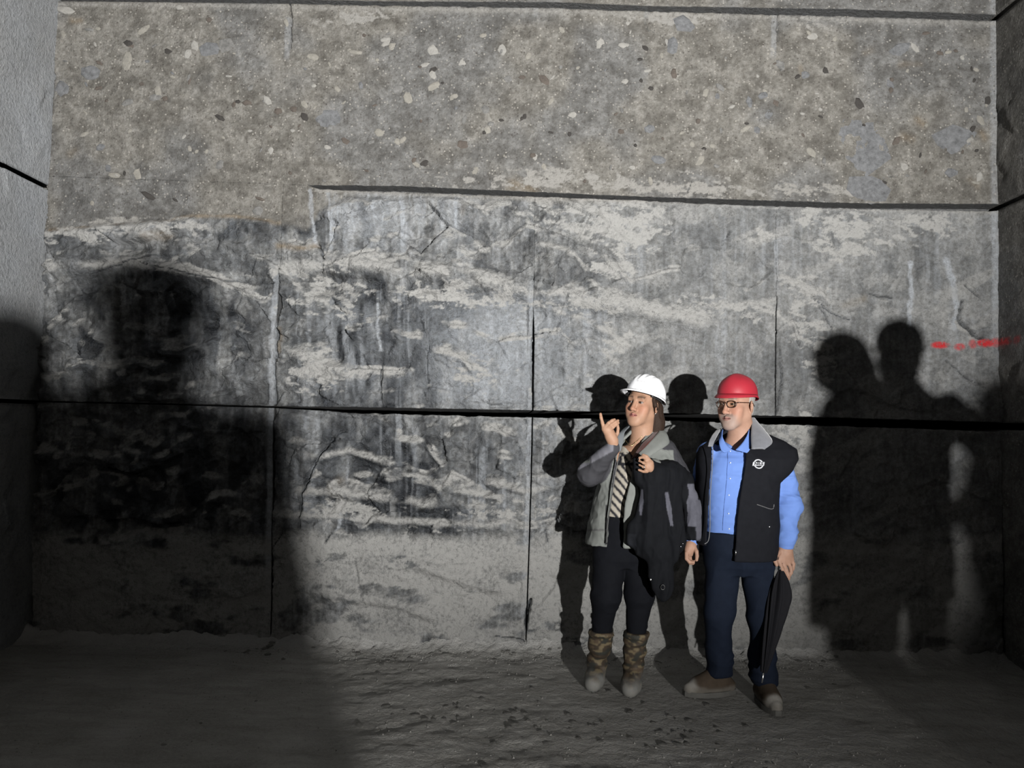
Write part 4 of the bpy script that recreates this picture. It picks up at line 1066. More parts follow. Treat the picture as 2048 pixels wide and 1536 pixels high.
    # headband under the rim and its knob
    tube('headband', hh.wa(np.array([(.080 * math.sin(t), .012 - .098 * math.cos(t), .034) for t in np.linspace(.9, 2 * math.pi - .9, 40)])), .006, M_BLACKP, hat)
    # earring and necklace
    ball('earring', head.w((.083, .004, -.046)), .0042, M_STEEL, body)
    nl = resample([P(1254, 880, -.075), P(1260, 888, -.098), P(1268, 892, -.106), P(1276, 884, -.10), P(1286, 872, -.07)], 30)
    tube('necklace', drape(nl, V, .0015), .0011, M_GOLD, body, 6)
    c = P(1289, 934, E_ - .028)
    tube('ring', [c + np.array((.0 + .002 * math.cos(t), .0095 * math.cos(t), .0095 * math.sin(t))) for t in np.linspace(0, 2 * math.pi, 20, endpoint=False)], .0018, M_STEEL, body, 6, True)
    # ---------------- patterned top
    tv = Vol(axis(P(1190, 1000)[0], P(1330, 1000)[0], .005), axis(WY - .2, WY + .18, .005), axis(P(1262, 1050)[2], P(1262, 880)[2], .005))
    tv.loft([st(1045, 1204, 1290, .092, .01), st(1000, 1209, 1298, .092, .0), st(950, 1220, 1314, .116, -.012), st(925, 1228, 1324, .109, -.005), st(893, 1240, 1330, .09, .012)], 2.3, .02)
    nx = P(1262, 905)[0]; zt = P(1262, 914, -.1)[2]
    tv.put(lambda x, y, z: np.maximum(np.abs(x - nx) * 1.0 - (z - zt) * .75, y - (WY + .02)), (-9, -9, zt - .02), (9, 9, 9), .01, 'sub')
    def top_col(p):
        u, w_ = to_px(p[:, 0], p[:, 1], p[:, 2])
        a = (w_ - 950) + (u - 1235) * -1.7 + 10 * np.sin((u - 1235) * .06)
        band = np.abs(((a / 19.0) % 1) - .5) < .17 + .06 * vnoise(u / 9, w_ / 9, 4)
        up = sstep(932, 926, w_)
        sc = vnoise(u / 4.2, w_ / 4.2, 8) > .52
        blk = np.where(up > .5, sc & (w_ > 905) & (w_ < 930), band) | ((w_ > 925) & (w_ < 931))
        return np.where(blk[:, None], np.array((.018, .018, .022)), np.array((.30, .275, .235)))
    garment('patterned_top', tv, M_CLOTH, body, top_col, lambda p: .002 * (ridge3(p, (25, 25, 60), 5) - .5), 'cream top with black diagonal stripes')
    # ---------------- trousers
    jv = Vol(axis(P(1165, 1000)[0], P(1330, 1000)[0], .0055), axis(WY - .22, WY + .22, .0055), axis(P(1262, 1285)[2], P(1262, 1020)[2], .0055))
    jv.loft([st(1132, 1196, 1296, .08, .01), st(1115, 1187, 1305, .112, .015), st(1085, 1188, 1304, .118, .015), st(1050, 1198, 1296, .10, .01), st(1030, 1204, 1290, .094, .01)], 2.4, .02)
    for h_, k_, a_, w0, w1 in ((hpR, knR, anR, .089, .077), (hpL, knL, anL, .083, .074)):
        b_ = k_ + (a_ - k_) * .54
        jv.cone(h_, k_, w0, w1, .025); jv.cone(k_, b_, w1, .050, .03)
    garment('trousers', jv, M_CLOTH, body, (.0055, .006, .008), lambda p: .006 * (ridge3(p, (14, 14, 22), 7) - .5) * sstep(1.0, .8, p[:, 2]), 'black jeans tucked into boots')
    # ---------------- boots
    for nm, a_, k_, toe, yawf in (('R', anR, knR, P(1186, 1366, -.03), 0), ('L', anL, knL, P(1262, 1378, -.12), 0)):
        top = k_ + (a_ - k_) * .50
        ax_, ay_ = a_[0], a_[1]
        heel = np.array((ax_ + .005, ay_ + .05, .045)); tx = np.array((toe[0], ay_ - .125, .038)); ball_ = np.array((ax_ * .4 + toe[0] * .6, ay_ - .075, .046))
        bv = Vol(axis(ax_ - .12, ax_ + .14, .0045), axis(ay_ - .25, ay_ + .16, .0045), axis(-.004, top[2] + .05, .0045))
        mid_ = a_ + (k_ - a_) * (.11 / (k_[2] - a_[2])); bv.cone(top, mid_, .068, .055, .02); bv.cone(mid_, a_ + (0, 0, .03), .054, .046, .02); bv.cone(a_ + (0, .0, .03), heel, .046, .042, .03)
        bv.cone((heel[0], heel[1], .03), (tx[0], tx[1] + .006, .03), .034, .036, .02)
        bv.cone(a_ + (0, -.02, -.01), ball_, .045, .043, .04); bv.cone(ball_, tx, .043, .036, .03); bv.cone(heel, ball_, .042, .044, .03)
        zt = top[2]
        bv.put(lambda x, y, z: np.maximum(z - zt + .0 * x, .0 - z + 0 * x), (-9, -9, -9), (9, 9, 9), 0, 'and')
        def bcol(p):
            q = vnoise3(p[:, 0] * 40, p[:, 1] * 40, p[:, 2] * 75, 11); r = vnoise3(p[:, 0] * 28, p[:, 1] * 28, p[:, 2] * 60, 19)
            c_ = np.tile(np.array((.042, .033, .025)), (len(p), 1))
            c_[q > .55] = (.125, .10, .062); c_[r > .66] = (.03, .03, .026); c_[(r < .30)] = (.075, .055, .038)
            mud = sstep(.13, .05, p[:, 2] + .03 * vnoise3(p[:, 0] * 30, p[:, 1] * 30, p[:, 2] * 30, 23))
            return c_ + (np.array((.19, .19, .18)) - c_) * mud[:, None] * .9
        b = garment('boot', bv, M_RUBBER, body, bcol, lambda p: .013 * (ridge3(p, (8, 8, 30), 13) - .5) * sstep(.06, .14, p[:, 2]), 'camouflage rubber boot caked with pale mud')
        # sole
        us = np.linspace(0, 1, 20); pr = [(heel[0] + (tx[0] - heel[0]) * u_, heel[1] + .045 + (tx[1] - .030 - heel[1] - .045) * u_, 0.016 + .016 * math.sin(min(1, u_ * 1.25) * math.pi) ** .5 if 0 < u_ < 1 else .006) for u_ in us]
        Vs = []; 
        for (x, y, r) in pr:
            r = r + .0
            for (sx, zz) in ((-1, .0), (1, .0), (1, .022), (-1, .022)): Vs.append((x + sx * r, y, zz))
        Fs = []
        for i in range(len(pr) - 1):
            for j in range(4): Fs.append((4 * i + j, 4 * i + (j + 1) % 4, 4 * i + 4 + (j + 1) % 4, 4 * i + 4 + j))
        Fs += [(3, 2, 1, 0), tuple(4 * (len(pr) - 1) + j for j in range(4))]
        mesh_np('sole', Vs, np.array(Fs), M_RUBBER, b, False, None, {'Col': np.tile((.10, .10, .095), (len(Vs), 1))})
    # ---------------- jacket, open at the front
    jk = Vol(axis(P(1140, 1000)[0], P(1405, 1000)[0], .0045), axis(WY - .34, WY + .25, .0045), axis(P(1262, 1100)[2], P(1262, 845)[2], .0045))
    def jstations(g):
        return [st(1092, 1172, 1322, .155, .01, g), st(1050, 1178, 1324, .155, .01, g), st(1000, 1190, 1328, .15, .005, g), st(950, 1204, 1338, .15, .0, g), st(920, 1216, 1346, .135, .0, g), st(897, 1228, 1345, .11, .015, g), st(878, 1244, 1330, .09, .03, g), st(862, 1258, 1316, .07, .04, g)]
    jk.loft(jstations(0), 2.5, .02)
    cuffR = wrR + (wrR - elR) * -.06
    jk.cone(shR, elR, .066, .060, .04); jk.cone(elR, cuffR, .060, .040, .025)
    jk.cone(shL, elL, .066, .060, .04); jk.cone(elL, wrL, .060, .044, .025)
    solid = jk.F.copy()
    # hollow body, sleeves stay filled by the arms
    jk.loft([(z, cx, cy, rx, ry) for (z, cx, cy, rx, ry) in jstations(-.010)] + [], 2.5, 0, 0, 'sub')
    zlo = P(1262, 1088)[2]
    jk.put(lambda x, y, z: zlo + .00 * x - z, (-9, -9, -9), (9, 9, 9), 0, 'and')
    Lz = [P(1262, q)[2] for q in (1092, 1040, 1000, 960, 930, 900, 870, 840)]
    Lx = [P(q, w_, -.13)[0] for q, w_ in ((1213, 1092), (1217, 1040), (1222, 1000), (1228, 960), (1233, 930), (1238, 900), (1242, 870), (1246, 840))]
    Rx = [P(q, w_, -.13)[0] for q, w_ in ((1247, 1092), (1247, 1040), (1251, 1000), (1259, 960), (1266, 930), (1278, 900), (1296, 870), (1312, 840))]
    def opening(x, y, z):
        zz = z.ravel()
        l = np.interp(zz, Lz, Lx).reshape(z.shape); r = np.interp(zz, Lz, Rx).reshape(z.shape)
        return np.maximum(np.maximum(l - x, x - r), y - (WY + .0))
    jk.put(opening, (-9, WY - .21, -9), (9, WY + .02, 9), 0, 'sub')
    light = np.array((.150, .158, .150)); darkg = np.array((.040, .040, .045)); lil = np.array((.130, .130, .148))
    def jcol(p):
        u, w_ = to_px(p[:, 0], p[:, 1], p[:, 2])
        c_ = np.tile(light, (len(p), 1))
        # sleeves: dark below, lilac-grey patch on top of the right forearm
        def seg(a, b):
            ba = b - a; t = np.clip(((p - a) @ ba) / (ba @ ba), 0, 1); return np.linalg.norm(p - a - t[:, None] * ba, axis=1), t
        dUR, tUR = seg(shR, elR); dFR, tFR = seg(elR, wrR); dUL, tUL = seg(shL, elL); dFL, tFL = seg(elL, wrL)
        slR = ((dFR < .075) & (tFR > .0)) | ((dUR < .075) & (tUR > .25))
        c_[slR] = darkg
        c_[slR & (w_ < 922 + (u - 1190) * -.55) & (u < 1226)] = lil
        c_[slR & (np.abs(w_ - 922 + (u - 1180) * .1) < 3) & (u < 1180)] = light
        slL = ((dUL < .085) & (tUL > .10) & (u > 1318 + (w_ - 880) * .2)) | (dFL < .065) & (tFL > 0.0) & (u > 1330)
        c_[slL] = darkg
        c_[slL & (np.abs(u - 1326 - (w_ - 880) * .25) < 5)] = lil
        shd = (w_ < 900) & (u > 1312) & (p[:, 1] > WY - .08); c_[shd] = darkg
        # pocket flaps and zip edges
        c_[(np.abs(u - 1228 - (960 - w_) * .12) < 3.5) & (w_ > 920) & (w_ < 975) & (u < 1240)] = darkg
        c_[(np.abs(u - 1213 - (1030 - w_) * .03) < 2.5) & (w_ > 1010) & (w_ < 1090)] = (.03, .03, .032)
        c_[(w_ > 1058) & (w_ < 1062) & (u < 1212)] = .10
        c_[(np.abs((w_ - 897) + (u - 1285) * .36) < 2.2) & (u > 1274) & (u < 1297)] = (.02, .02, .022)
        inner = (p[:, 1] > WY + .02) & (u > 1212) & (u < 1300) & (w_ > 870)
        return c_
    jo = garment('jacket', jk, M_SHELLCLOTH, body, jcol, lambda p: .010 * (ridge3(p, (11, 11, 13), 31) - .55) + .004 * (ridge3(p, (38, 38, 30), 33) - .5), 'open grey outdoor jacket with darker sleeves')
    # collar, lining and zip tape
    strip('collar', [[P(1314, 852, .06), P(1318, 862, -.02), P(1302, 880, -.085), P(1276, 908, -.145)], [P(1326, 858, .05), P(1333, 872, -.04), P(1316, 892, -.115), P(1284, 914, -.165)], [P(1330, 872, .05), P(1338, 886, -.05), P(1316, 902, -.125), P(1284, 922, -.165)]], M_SHELLCLOTH, jo, light, .006, 30, 8)
    strip('lining', [[P(1306, 852, .06), P(1304, 868, -.03), P(1284, 888, -.095), P(1263, 918, -.140)], [P(1314, 850, .06), P(1317, 864, -.025), P(1300, 884, -.10), P(1272, 914, -.155)]], M_FLEECE, jo, (.055, .016, .013), .006, 30, 5, 'dark red lining showing inside the collar')
    strip('collar', [[P(1262, 850, .05), P(1250, 864, -.03), P(1246, 884, -.09), P(1241, 902, -.13)], [P(1250, 856, .04), P(1238, 868, -.05), P(1232, 884, -.11), P(1234, 904, -.145)]], M_SHELLCLOTH, jo, (.145, .158, .168), .006, 24, 6)
    tube('zip', resample([P(1240, 905, -.15), P(1231, 945, -.158), P(1222, 1000, -.158), P(1216, 1045, -.158), P(1213, 1088, -.158)], 40), .0035, M_BLACKP, jo)
    ball('logo', P(1366, 944, -.075), (.007, .003, .004), M_STEEL, jo)
    return body
# ------------------------------------------------------------------ black coat over her forearm
def build_coat():
    P = lambda px, py, dy=0.0: wp(px, py, WY + dy)
    v = Vol(axis(P(1225, 1000)[0], P(1415, 1000)[0], .0038), axis(WY - .40, WY + .08, .0045), axis(P(1262, 1210)[2], P(1262, 900)[2], .0038))
    D = -.235
    # bunched over the forearm
    v.cone(P(1282, 926, D + .035), P(1304, 952, D + .01), .018, .036, .03)
    v.cone(P(1302, 932, D + .02), P(1345, 948, D + .06), .026, .048, .04)
    v.cone(P(1340, 944, D + .06), P(1368, 962, D + .13), .045, .050, .04)
    v.cone(P(1272, 920, D + .012), P(1280, 958, D + .012), .012, .024, .02)
    # hanging body: folds of cloth
    for (a, b, r0, r1) in ((P(1299, 958, D + .01), P(1277, 1062, D + .03), .030, .028), (P(1309, 957, D), P(1299, 1080, D + .01), .040, .044), (P(1318, 955, D), P(1318, 1100, D + .0), .048, .052), (P(1342, 960, D + .04), P(1348, 1080, D + .04), .046, .046),
                           (P(1296, 1075, D + .01), P(1284, 1098, D + .03), .044, .034), (P(1318, 1095, D), P(1324, 1170, D + .01), .054, .040), (P(1320, 1150, D + .01), P(1324, 1186, D + .02), .044, .034), (P(1348, 1075, D + .04), P(1342, 1108, D + .03), .044, .034),
                           (P(1270, 1058, D + .03), P(1260, 1082, D + .04), .026, .016)):
        v.cone(a, b, r0, r1, .035, 'add', (1, .62, 1))
    # empty sleeve hanging at the side
    v.cone(P(1362, 960, D + .12), P(1384, 1015, D + .09), .050, .046, .03); v.cone(P(1384, 1015, D + .09), P(1386, 1070, D + .08), .046, .042, .02)
    v.cone(P(1386, 1060, D + .08), P(1386, 1104, D + .08), .034, .034, .0, 'sub')
    zc = P(1262, 1078, D + .08)[2]; x0 = P(1358, 1000)[0]
    v.put(lambda x, y, z: np.maximum(np.maximum(z - zc, x0 - x), zc - .12 - z), (x0 - .02, -9, zc - .13), (9, 9, zc + .02), 0, 'sub')
    blk = np.array((.0065, .007, .0085)); slate = np.array((.085, .086, .105))
    def col(p):
        u, w_ = to_px(p[:, 0], p[:, 1], p[:, 2])
        c = np.tile(blk, (len(p), 1))
        wob = 4 * (vnoise(u / 12, w_ / 12, 3) - .5)
        c[(u > 1376 - (w_ - 960) * .02 + wob) & (w_ > 968) & (w_ < 1052 + wob) & (u < 1396)] = slate
        c[(u > 1392) & (w_ > 1000)] = slate * .8
        c[(np.abs(u - 1283 - (w_ - 1000) * -.06) < 4.5 - np.abs(w_ - 1005) * .10) & (np.abs(w_ - 1005) < 26)] = slate * .85
        c[(np.abs(u - 1337 - (w_ - 1010) * .16) < 5 - np.abs(w_ - 1015) * .06) & (np.abs(w_ - 1018) < 34)] = slate * .9
        c[(np.abs(u - 1264 - wob) < 9) & (w_ > 1068) & (w_ < 1100)] = blk * 1.8
        return c
    coat = garment('draped_coat', v, M_CLOTH, None, col, lambda p: .020 * (ridge3(p, (16, 12, 5), 41) - .55) + .006 * (ridge3(p, (40, 30, 18), 43) - .5), None, 1)
    tag(coat, 'black coat with slate panels hung over the forearm of the woman', 'coat')
    cv = verts_of(coat)
    ball('snap_button', drape([P(1303, 1161, D - .03)], cv, .0)[0], (.006, .003, .006), M_STEEL, coat)
    c = drape([P(1326, 1175, D - .032)], cv, .001)[0]
    tube('eyelet', [c + np.array((.010 * math.cos(t), 0.0, .012 * math.sin(t))) for t in np.linspace(0, 2 * math.pi, 20, endpoint=False)], .0022, M_BLACKP, coat, 6, True)
    for (px, py) in ((1359, 1091), (1364, 1086)): ball('snap_button', drape([P(px, py, D + .03)], cv, .0)[0], (.003, .003, .003), M_STEEL, coat)
    return coat
woman = build_woman(); print('woman', time.time() - T0)
coat = build_coat(); print('coat', time.time() - T0)
# ------------------------------------------------------------------ the man in the red hard hat
MY = 3.98
def build_man():
    P = lambda px, py, dy=0.0: wp(px, py, MY + dy)
    pm = F_PX / MY
    def st(py, l, r, ry, dy=0.0, grow=0.0):
        a = P((l + r) / 2, py, dy); return (a[2], a[0], a[1], (r - l) / 2 / pm + grow, ry + grow)
    head = Head(P(1472, 808, -.01), math.radians(47), math.radians(-2), math.radians(0), 1.03)
    hc = head.c
    shL, elL, wrL = P(1558, 912, .03), P(1577, 1010, .02), P(1571, 1090, -.03)
    shR, elR, wrR = P(1416, 906, .03), P(1396, 1000, .11), P(1384, 1082, .03)
    hpR, knR, anR = P(1446, 1125, .02), P(1439, 1225, -.02), P(1438, 1342, .09)
    hpL, knL, anL = P(1513, 1125, .02), P(1525, 1240, -.04), P(1528, 1364, -.01)
    xs = axis(P(1365, 1000)[0], P(1615, 1000)[0], .011, [(hc[0] - .115, hc[0] + .085, .0028), (P(1370, 1000)[0], P(1402, 1000)[0], .0036), (P(1546, 1000)[0], P(1590, 1000)[0], .0036)])
    ys = axis(MY - .28, MY + .22, .011, [(hc[1] - .135, hc[1] + .04, .0028)])
    zs = axis(.02, hc[2] + .18, .011, [(hc[2] - .15, hc[2] + .03, .0028), (P(1475, 1164)[2], P(1475, 1080)[2], .0036)])
    v = Vol(xs, ys, zs)
    head.sculpt(v, False)
    v.loft([st(1130, 1425, 1535, .10, .02), st(1080, 1418, 1540, .115, .01), st(1010, 1416, 1545, .125, 0), st(950, 1416, 1550, .12, 0), st(915, 1420, 1556, .10, .01), st(892, 1440, 1530, .07, .02), st(880, 1452, 1510, .06, .03)], 2.3, .03)
    for s_, e_, w_ in ((shL, elL, wrL), (shR, elR, wrR)): v.cone(s_, e_, .046, .04, .03); v.cone(e_, w_, .04, .030, .02)
    for h_, k_, a_ in ((hpR, knR, anR), (hpL, knL, anL)): v.cone(h_, k_, .075, .052, .03); v.cone(k_, a_, .052, .038, .02)
    v.cone(anR, np.array((anR[0] - .10, anR[1] - .02, .045)), .036, .024, .02); v.cone(anL, np.array((anL[0], anL[1] - .10, .045)), .036, .024, .02)
    v.cone(head.w((0, .03, -.10)), P(1476, 884, .03), .060, .056, .03)
    hand(v, [(wrL, P(1571, 1106, -.035), .030, .030), (P(1566, 1096, -.035), P(1557, 1121, -.045), .023, .017), (P(1569, 1098, -.035), P(1566, 1124, -.042), .023, .018), (P(1573, 1098, -.03), P(1575, 1123, -.035), .023, .018), (P(1576, 1098, -.025), P(1582, 1119, -.025), .021, .016)],
         [([P(1557, 1121, -.048), P(1564, 1138, -.062), P(1570, 1151, -.062), P(1574, 1161, -.056)], .0110),
          ([P(1566, 1124, -.044), P(1572, 1140, -.056), P(1576, 1150, -.056), P(1577, 1157, -.05)], .0110),
          ([P(1575, 1123, -.037), P(1581, 1136, -.046), P(1582, 1145, -.05), P(1579, 1151, -.05)], .0105),
          ([P(1582, 1118, -.026), P(1587, 1128, -.032), P(1586, 1137, -.036), P(1583, 1142, -.042)], .0096),
          ([P(1560, 1103, -.05), P(1552, 1112, -.075), P(1550, 1122, -.087), P(1553, 1130, -.092)], .0112)])
    hand(v, [(wrR, P(1381, 1096, 0.005), .027, .025), (P(1379, 1090, 0.005), P(1374, 1106, -0.005), .020, .016), (P(1384, 1090, 0.010), P(1380, 1108, 0.010), .020, .016)],
         [([P(1373, 1106, -0.015), P(1373, 1117, -0.025), P(1379, 1124, -0.027), P(1387, 1125, -0.021)], .0098),
          ([P(1375, 1107, 0.000), P(1375, 1119, -0.007), P(1380, 1126, -0.011), P(1386, 1127, -0.009)], .0098),
          ([P(1378, 1107, 0.015), P(1378, 1119, 0.010), P(1382, 1126, 0.005), P(1387, 1126, 0.003)], .0094),
          ([P(1381, 1106, 0.029), P(1382, 1116, 0.025), P(1385, 1122, 0.020), P(1388, 1122, 0.015)], .0086),
          ([P(1388, 1093, -0.005), P(1393, 1103, -0.020), P(1394, 1112, -0.027), P(1393, 1120, -0.029)], .0104)])
    V, F = v.mesh(); V = relax(V, F, 1, .3)
    skin = (.305, .184, .134)
    col = np.tile(np.array(skin), (len(V), 1)); col = head.colours(V, col, skin, False)
    body = mesh_np('person', V, F, M_SKIN, None, True, None, {'Col': col})
    tag(body, 'man in red hard hat, glasses, blue shirt and black vest looking left', 'person')
    # hair at the temples and nape
    hv = Vol(axis(hc[0] - .13, hc[0] + .14, .004), axis(hc[1] - .13, hc[1] + .15, .004), axis(hc[2] - .12, hc[2] + .12, .004))
    k = head.sc
    hv.ell(head.w((0, .026, .040)), np.array((.079, .094, .085)) * k, .01, 'add', head.R)
    hv.ell(head.w((0, .070, -.03)), np.array((.058, .035, .05)) * k, .02, 'add', head.R)
    hv.put(lambda x, y, z: -((x - hc[0]) * head.R[0, 1] + (y - hc[1]) * head.R[1, 1] + (z - hc[2]) * head.R[2, 1]) + .006, (-9, -9, -9), (9, 9, 9), 0, 'and')
    M_GH = plain('grey_hair', (.25, .235, .22), .7, 0, .3, .3, 200)
    garment('hair', hv, M_GH, body, (.3, .3, .3), lambda p: .002 * (ridge3(p, (150, 150, 60), 3) - .5), 'short grey hair at temple and nape')
    M_HATR = plain('red_shell', (.29, .018, .030), .5, 0, .3, .08, 20)
    hh = Head(P(1472, 806, -.01), math.radians(47), math.radians(0), math.radians(1), 1.10)
    dome(hh, .089, .108, .097, .040, .018, .003, (), M_HATR, 'hard_hat', body, .007, 'red hard hat with a short peak', .006, .012)
    # ---------------- glasses
    M_TORT = plain('tortoise_frame', (.035, .014, .008), .3, 0, .5, .5, 60); M_LENS, nt, bs = newmat('clear_lens')
    tr = nt.nodes.new('ShaderNodeBsdfTransparent'); tr.inputs[0].default_value = (.93, .91, .86, 1); gs = nt.nodes.new('ShaderNodeBsdfGlossy'); gs.inputs['Roughness'].default_value = .05
    mx = nt.nodes.new('ShaderNodeMixShader'); mx.inputs[0].default_value = .07; nt.links.new(tr.outputs[0], mx.inputs[1]); nt.links.new(gs.outputs[0], mx.inputs[2]); nt.links.new(mx.outputs[0], nt.nodes['Material Output'].inputs[0])
    
    rimpts = lambda sx: head.wa(np.array([(sx * .033 + .0225 * math.copysign(abs(math.cos(t)) ** .8, math.cos(t)), -.104 + .012 * (abs(sx * .033 + .0225 * math.cos(t)) / .055) ** 2, -.001 + .0165 * math.copysign(abs(math.sin(t)) ** .85, math.sin(t))) for t in np.linspace(0, 2 * math.pi, 36, endpoint=False)]))
    gl = tube('glasses', rimpts(-1), .0024 * k, M_TORT, body, 8, True); gl['label'] = 'dark tortoiseshell glasses'
    tube('rim', rimpts(1), .0024 * k, M_TORT, gl, 8, True)
    tube('bridge', head.wa(np.array([(-.0115, -.105, .004), (-.004, -.108, .008), (.004, -.108, .008), (.0115, -.105, .004)])), .0024 * k, M_TORT, gl)
    for sx in (-1, 1):
        tube('temple', head.wa(np.array([(sx * .0555, -.092, .006), (sx * .072, -.075, .007), (sx * .080, -.02, .006), (sx * .082, .022, .004), (sx * .080, .040, -.012)])), .0024 * k, M_TORT, gl)
        rp = rimpts(sx); c = rp.mean(0)
        mesh_np('lens', np.concatenate([rp, [c]]), np.array([(i, (i + 1) % 36, 36) for i in range(36)]), M_LENS, gl, True)
    # ---------------- shirt
    sv = Vol(axis(P(1370, 1000)[0], P(1615, 1000)[0], .0045), axis(MY - .24, MY + .22, .0045), axis(P(1475, 1110)[2], P(1475, 860)[2], .0045))
    sst = [st(1075, 1412, 1545, .128, .01), st(1010, 1410, 1550, .136, 0), st(950, 1410, 1555, .132, 0), st(915, 1416, 1562, .11, .01), st(894, 1438, 1534, .082, .02), st(880, 1450, 1512, .072, .03)]
    sv.loft(sst, 2.3, .02)
    sv.cone(shL, elL, .054, .062, .03); sv.cone(elL, wrL + (0, 0, .03), .062, .052, .02); sv.cone(wrL + (0, 0, .045), wrL - (0, 0, .004), .042, .041, .004)
    sv.cone(shR, elR, .056, .050, .03); sv.cone(elR, wrR, .050, .040, .02)
    zc = P(1475, 1093)[2]; zw = P(1475, 1086)[2]
    sv.put(lambda x, y, z: np.where(np.abs(x - P(1478, 1000)[0]) < .17, zw - z, zc - z), (-9, -9, -9), (9, 9, 9), 0, 'and')
    nx = P(1466, 890)[0]; zt = P(1466, 903, -.1)[2]
    sv.put(lambda x, y, z: np.maximum(np.abs(x - nx) - (z - zt) * .85, y - (MY + .03)), (-9, -9, zt - .02), (9, 9, 9), .01, 'sub')
    blue = np.array((.125, .215, .51))
    shirt = garment('shirt', sv, M_SHIRT, body, blue, lambda p: (.020 * (ridge3(p, (7, 7, 22), 51) - .55) + .006 * (ridge3(p, (24, 24, 40), 53) - .5)) * np.where(p[:, 0] > P(1545, 1000)[0], 1, .45) * sstep(P(1475, 1080)[2], P(1475, 1068)[2], p[:, 2]), 'blue button-down shirt')
    sV = verts_of(shirt); M_BTN = plain('shirt_button', (.42, .48, .62), .35)
    for py, px in ((903, 1467), (926, 1463), (957, 1460), (990, 1457.5), (1027, 1457), (1058, 1459)):
        ball('button', drape([P(px, py, -.12)], sV, .0)[0], (.0042, .002, .0042), M_BTN, shirt)
    pk = tube('placket', drape(resample([P(1461, 906, -.11), P(1456, 940, -.12), P(1452, 990, -.13), P(1449, 1030, -.13), P(1448, 1062, -.125)], 40), sV, -.0006), .0016, M_SHIRT, shirt)
    pk.data.attributes['Col'].data.foreach_set('color', np.tile(np.array((.10, .17, .42, 1), np.float32), len(pk.data.vertices)))
    strip('shirt_collar', [[P(1498, 838, .04), P(1497, 862, -.055), P(1486, 884, -.105), P(1471, 900, -.122)], [P(1502, 850, .03), P(1503, 876, -.075), P(1500, 898, -.125), P(1494, 906, -.135)]], M_SHIRT, shirt, blue * .95, .004, 24, 6)
    strip('shirt_collar', [[P(1446, 858, -.01), P(1445, 872, -.07), P(1452, 888, -.105), P(1465, 900, -.122)], [P(1440, 868, -.01), P(1438, 884, -.085), P(1442, 900, -.125), P(1449, 905, -.135)]], M_SHIRT, shirt, blue * .95, .004, 24, 6)
    # ---------------- trousers
    tv = Vol(axis(P(1385, 1000)[0], P(1590, 1000)[0], .0055), axis(MY - .24, MY + .22, .0055), axis(.03, P(1475, 1045)[2], .0055))
    tv.loft([st(1146, 1424, 1538, .085, .01), st(1130, 1411, 1547, .118, .02), st(1100, 1409, 1548, .13, .012), st(1063, 1407, 1550, .138, .01)], 2.4, .02)
    for h_, k_, a_, w0, w1, w2 in ((hpR, knR, anR, .088, .071, .060), (hpL, knL, anL, .083, .069, .067)):
        tv.cone(h_, k_, w0, w1, .025); tv.cone(k_, a_ + (0, 0, .0), w1, w2, .03)
    zr = anR[2] - .01; zl = anL[2] - .005; xm = P(1482, 1300)[0]
    tv.put(lambda x, y, z: np.where(x < xm, zr - z, zl - z), (-9, -9, -9), (9, 9, 9), 0, 'and')
    garment('trousers', tv, M_CLOTH, body, (.008, .0115, .021), lambda p: .018 * (ridge3(p, (9, 9, 6), 61) - .55) + .020 * (ridge3(p, (6, 6, 20), 63) - .5) * sstep(.45, .1, p[:, 2]), 'dark navy trousers')
    # ---------------- shoes
    def shoe(an, dirv, L=.285):
        d = np.array((*dirv, 0.0)); d /= np.linalg.norm(d); sd = np.array((-d[1], d[0], 0))
        base = np.array((an[0], an[1], 0)) - d * .075
        bx = axis(min(base[0], base[0] + d[0] * L) - .09, max(base[0], base[0] + d[0] * L) + .09, .0045); by = axis(min(base[1], base[1] + d[1] * L) - .09, max(base[1], base[1] + d[1] * L) + .09, .0045)
        bv = Vol(bx, by, axis(.010, .17, .0045))
        pt = lambda t, z, s_=0: base + d * t + sd * s_ + np.array((0, 0, z))
        bv.cone(pt(.02, .045), pt(.12, .055), .038, .044, .03); bv.cone(pt(.12, .05), pt(.20, .045), .046, .042, .03); bv.cone(pt(.19, .044), pt(.245, .036), .042, .032, .02)
        bv.cone(pt(.060, .125), pt(.070, .07), .048, .048, .03); bv.cone(pt(.085, .115), pt(.185, .060), .040, .038, .03)
        bv.cone(pt(.060, .22), pt(.065, .14), .034, .036, .01, 'sub')
        bv.put(lambda x, y, z: .018 - z + 0 * x, (-9, -9, -9), (9, 9, 9), 0, 'and')
        def sc(p):
            t = (p - base) @ d
            c = np.tile(np.array((.05, .038, .028)), (len(p), 1)); n_ = vnoise3(p[:, 0] * 40, p[:, 1] * 40, p[:, 2] * 40, 71)
            c = c + (np.array((.25, .24, .22)) - c) * (sstep(.215, .245, t + .015 * n_) * .9)[:, None]
            c = c + (np.array((.13, .12, .105)) - c) * (sstep(.055, .025, p[:, 2] - .02 * n_) * .75)[:, None]
            return c
        o = garment('shoe', bv, M_LEATHER, body, sc, None, 'brown hiking shoe with pale muddy toe')
        us = np.linspace(0, 1, 22); Vs = []
        for u_ in us:
            c = base + d * (-.018 + (.296) * u_); r = (.034 + .016 * math.sin(u_ * 2.6 + .2)) * min(1, (math.sin(math.pi * min(.985, max(.015, u_)))) ** .35 + .05)
            for (q, zz) in ((-1, .0), (1, .0), (1, .026), (-1, .026)): Vs.append(c + sd * (q * r) + np.array((0, 0, zz + .010 * max(0, u_ - .8) * 2)))
        Fs = []
        for i in range(len(us) - 1):
            for j in range(4): Fs.append((4 * i + j, 4 * i + (j + 1) % 4, 4 * i + 4 + (j + 1) % 4, 4 * i + 4 + j))
        Fs += [(3, 2, 1, 0), tuple(4 * (len(us) - 1) + j for j in range(4))]
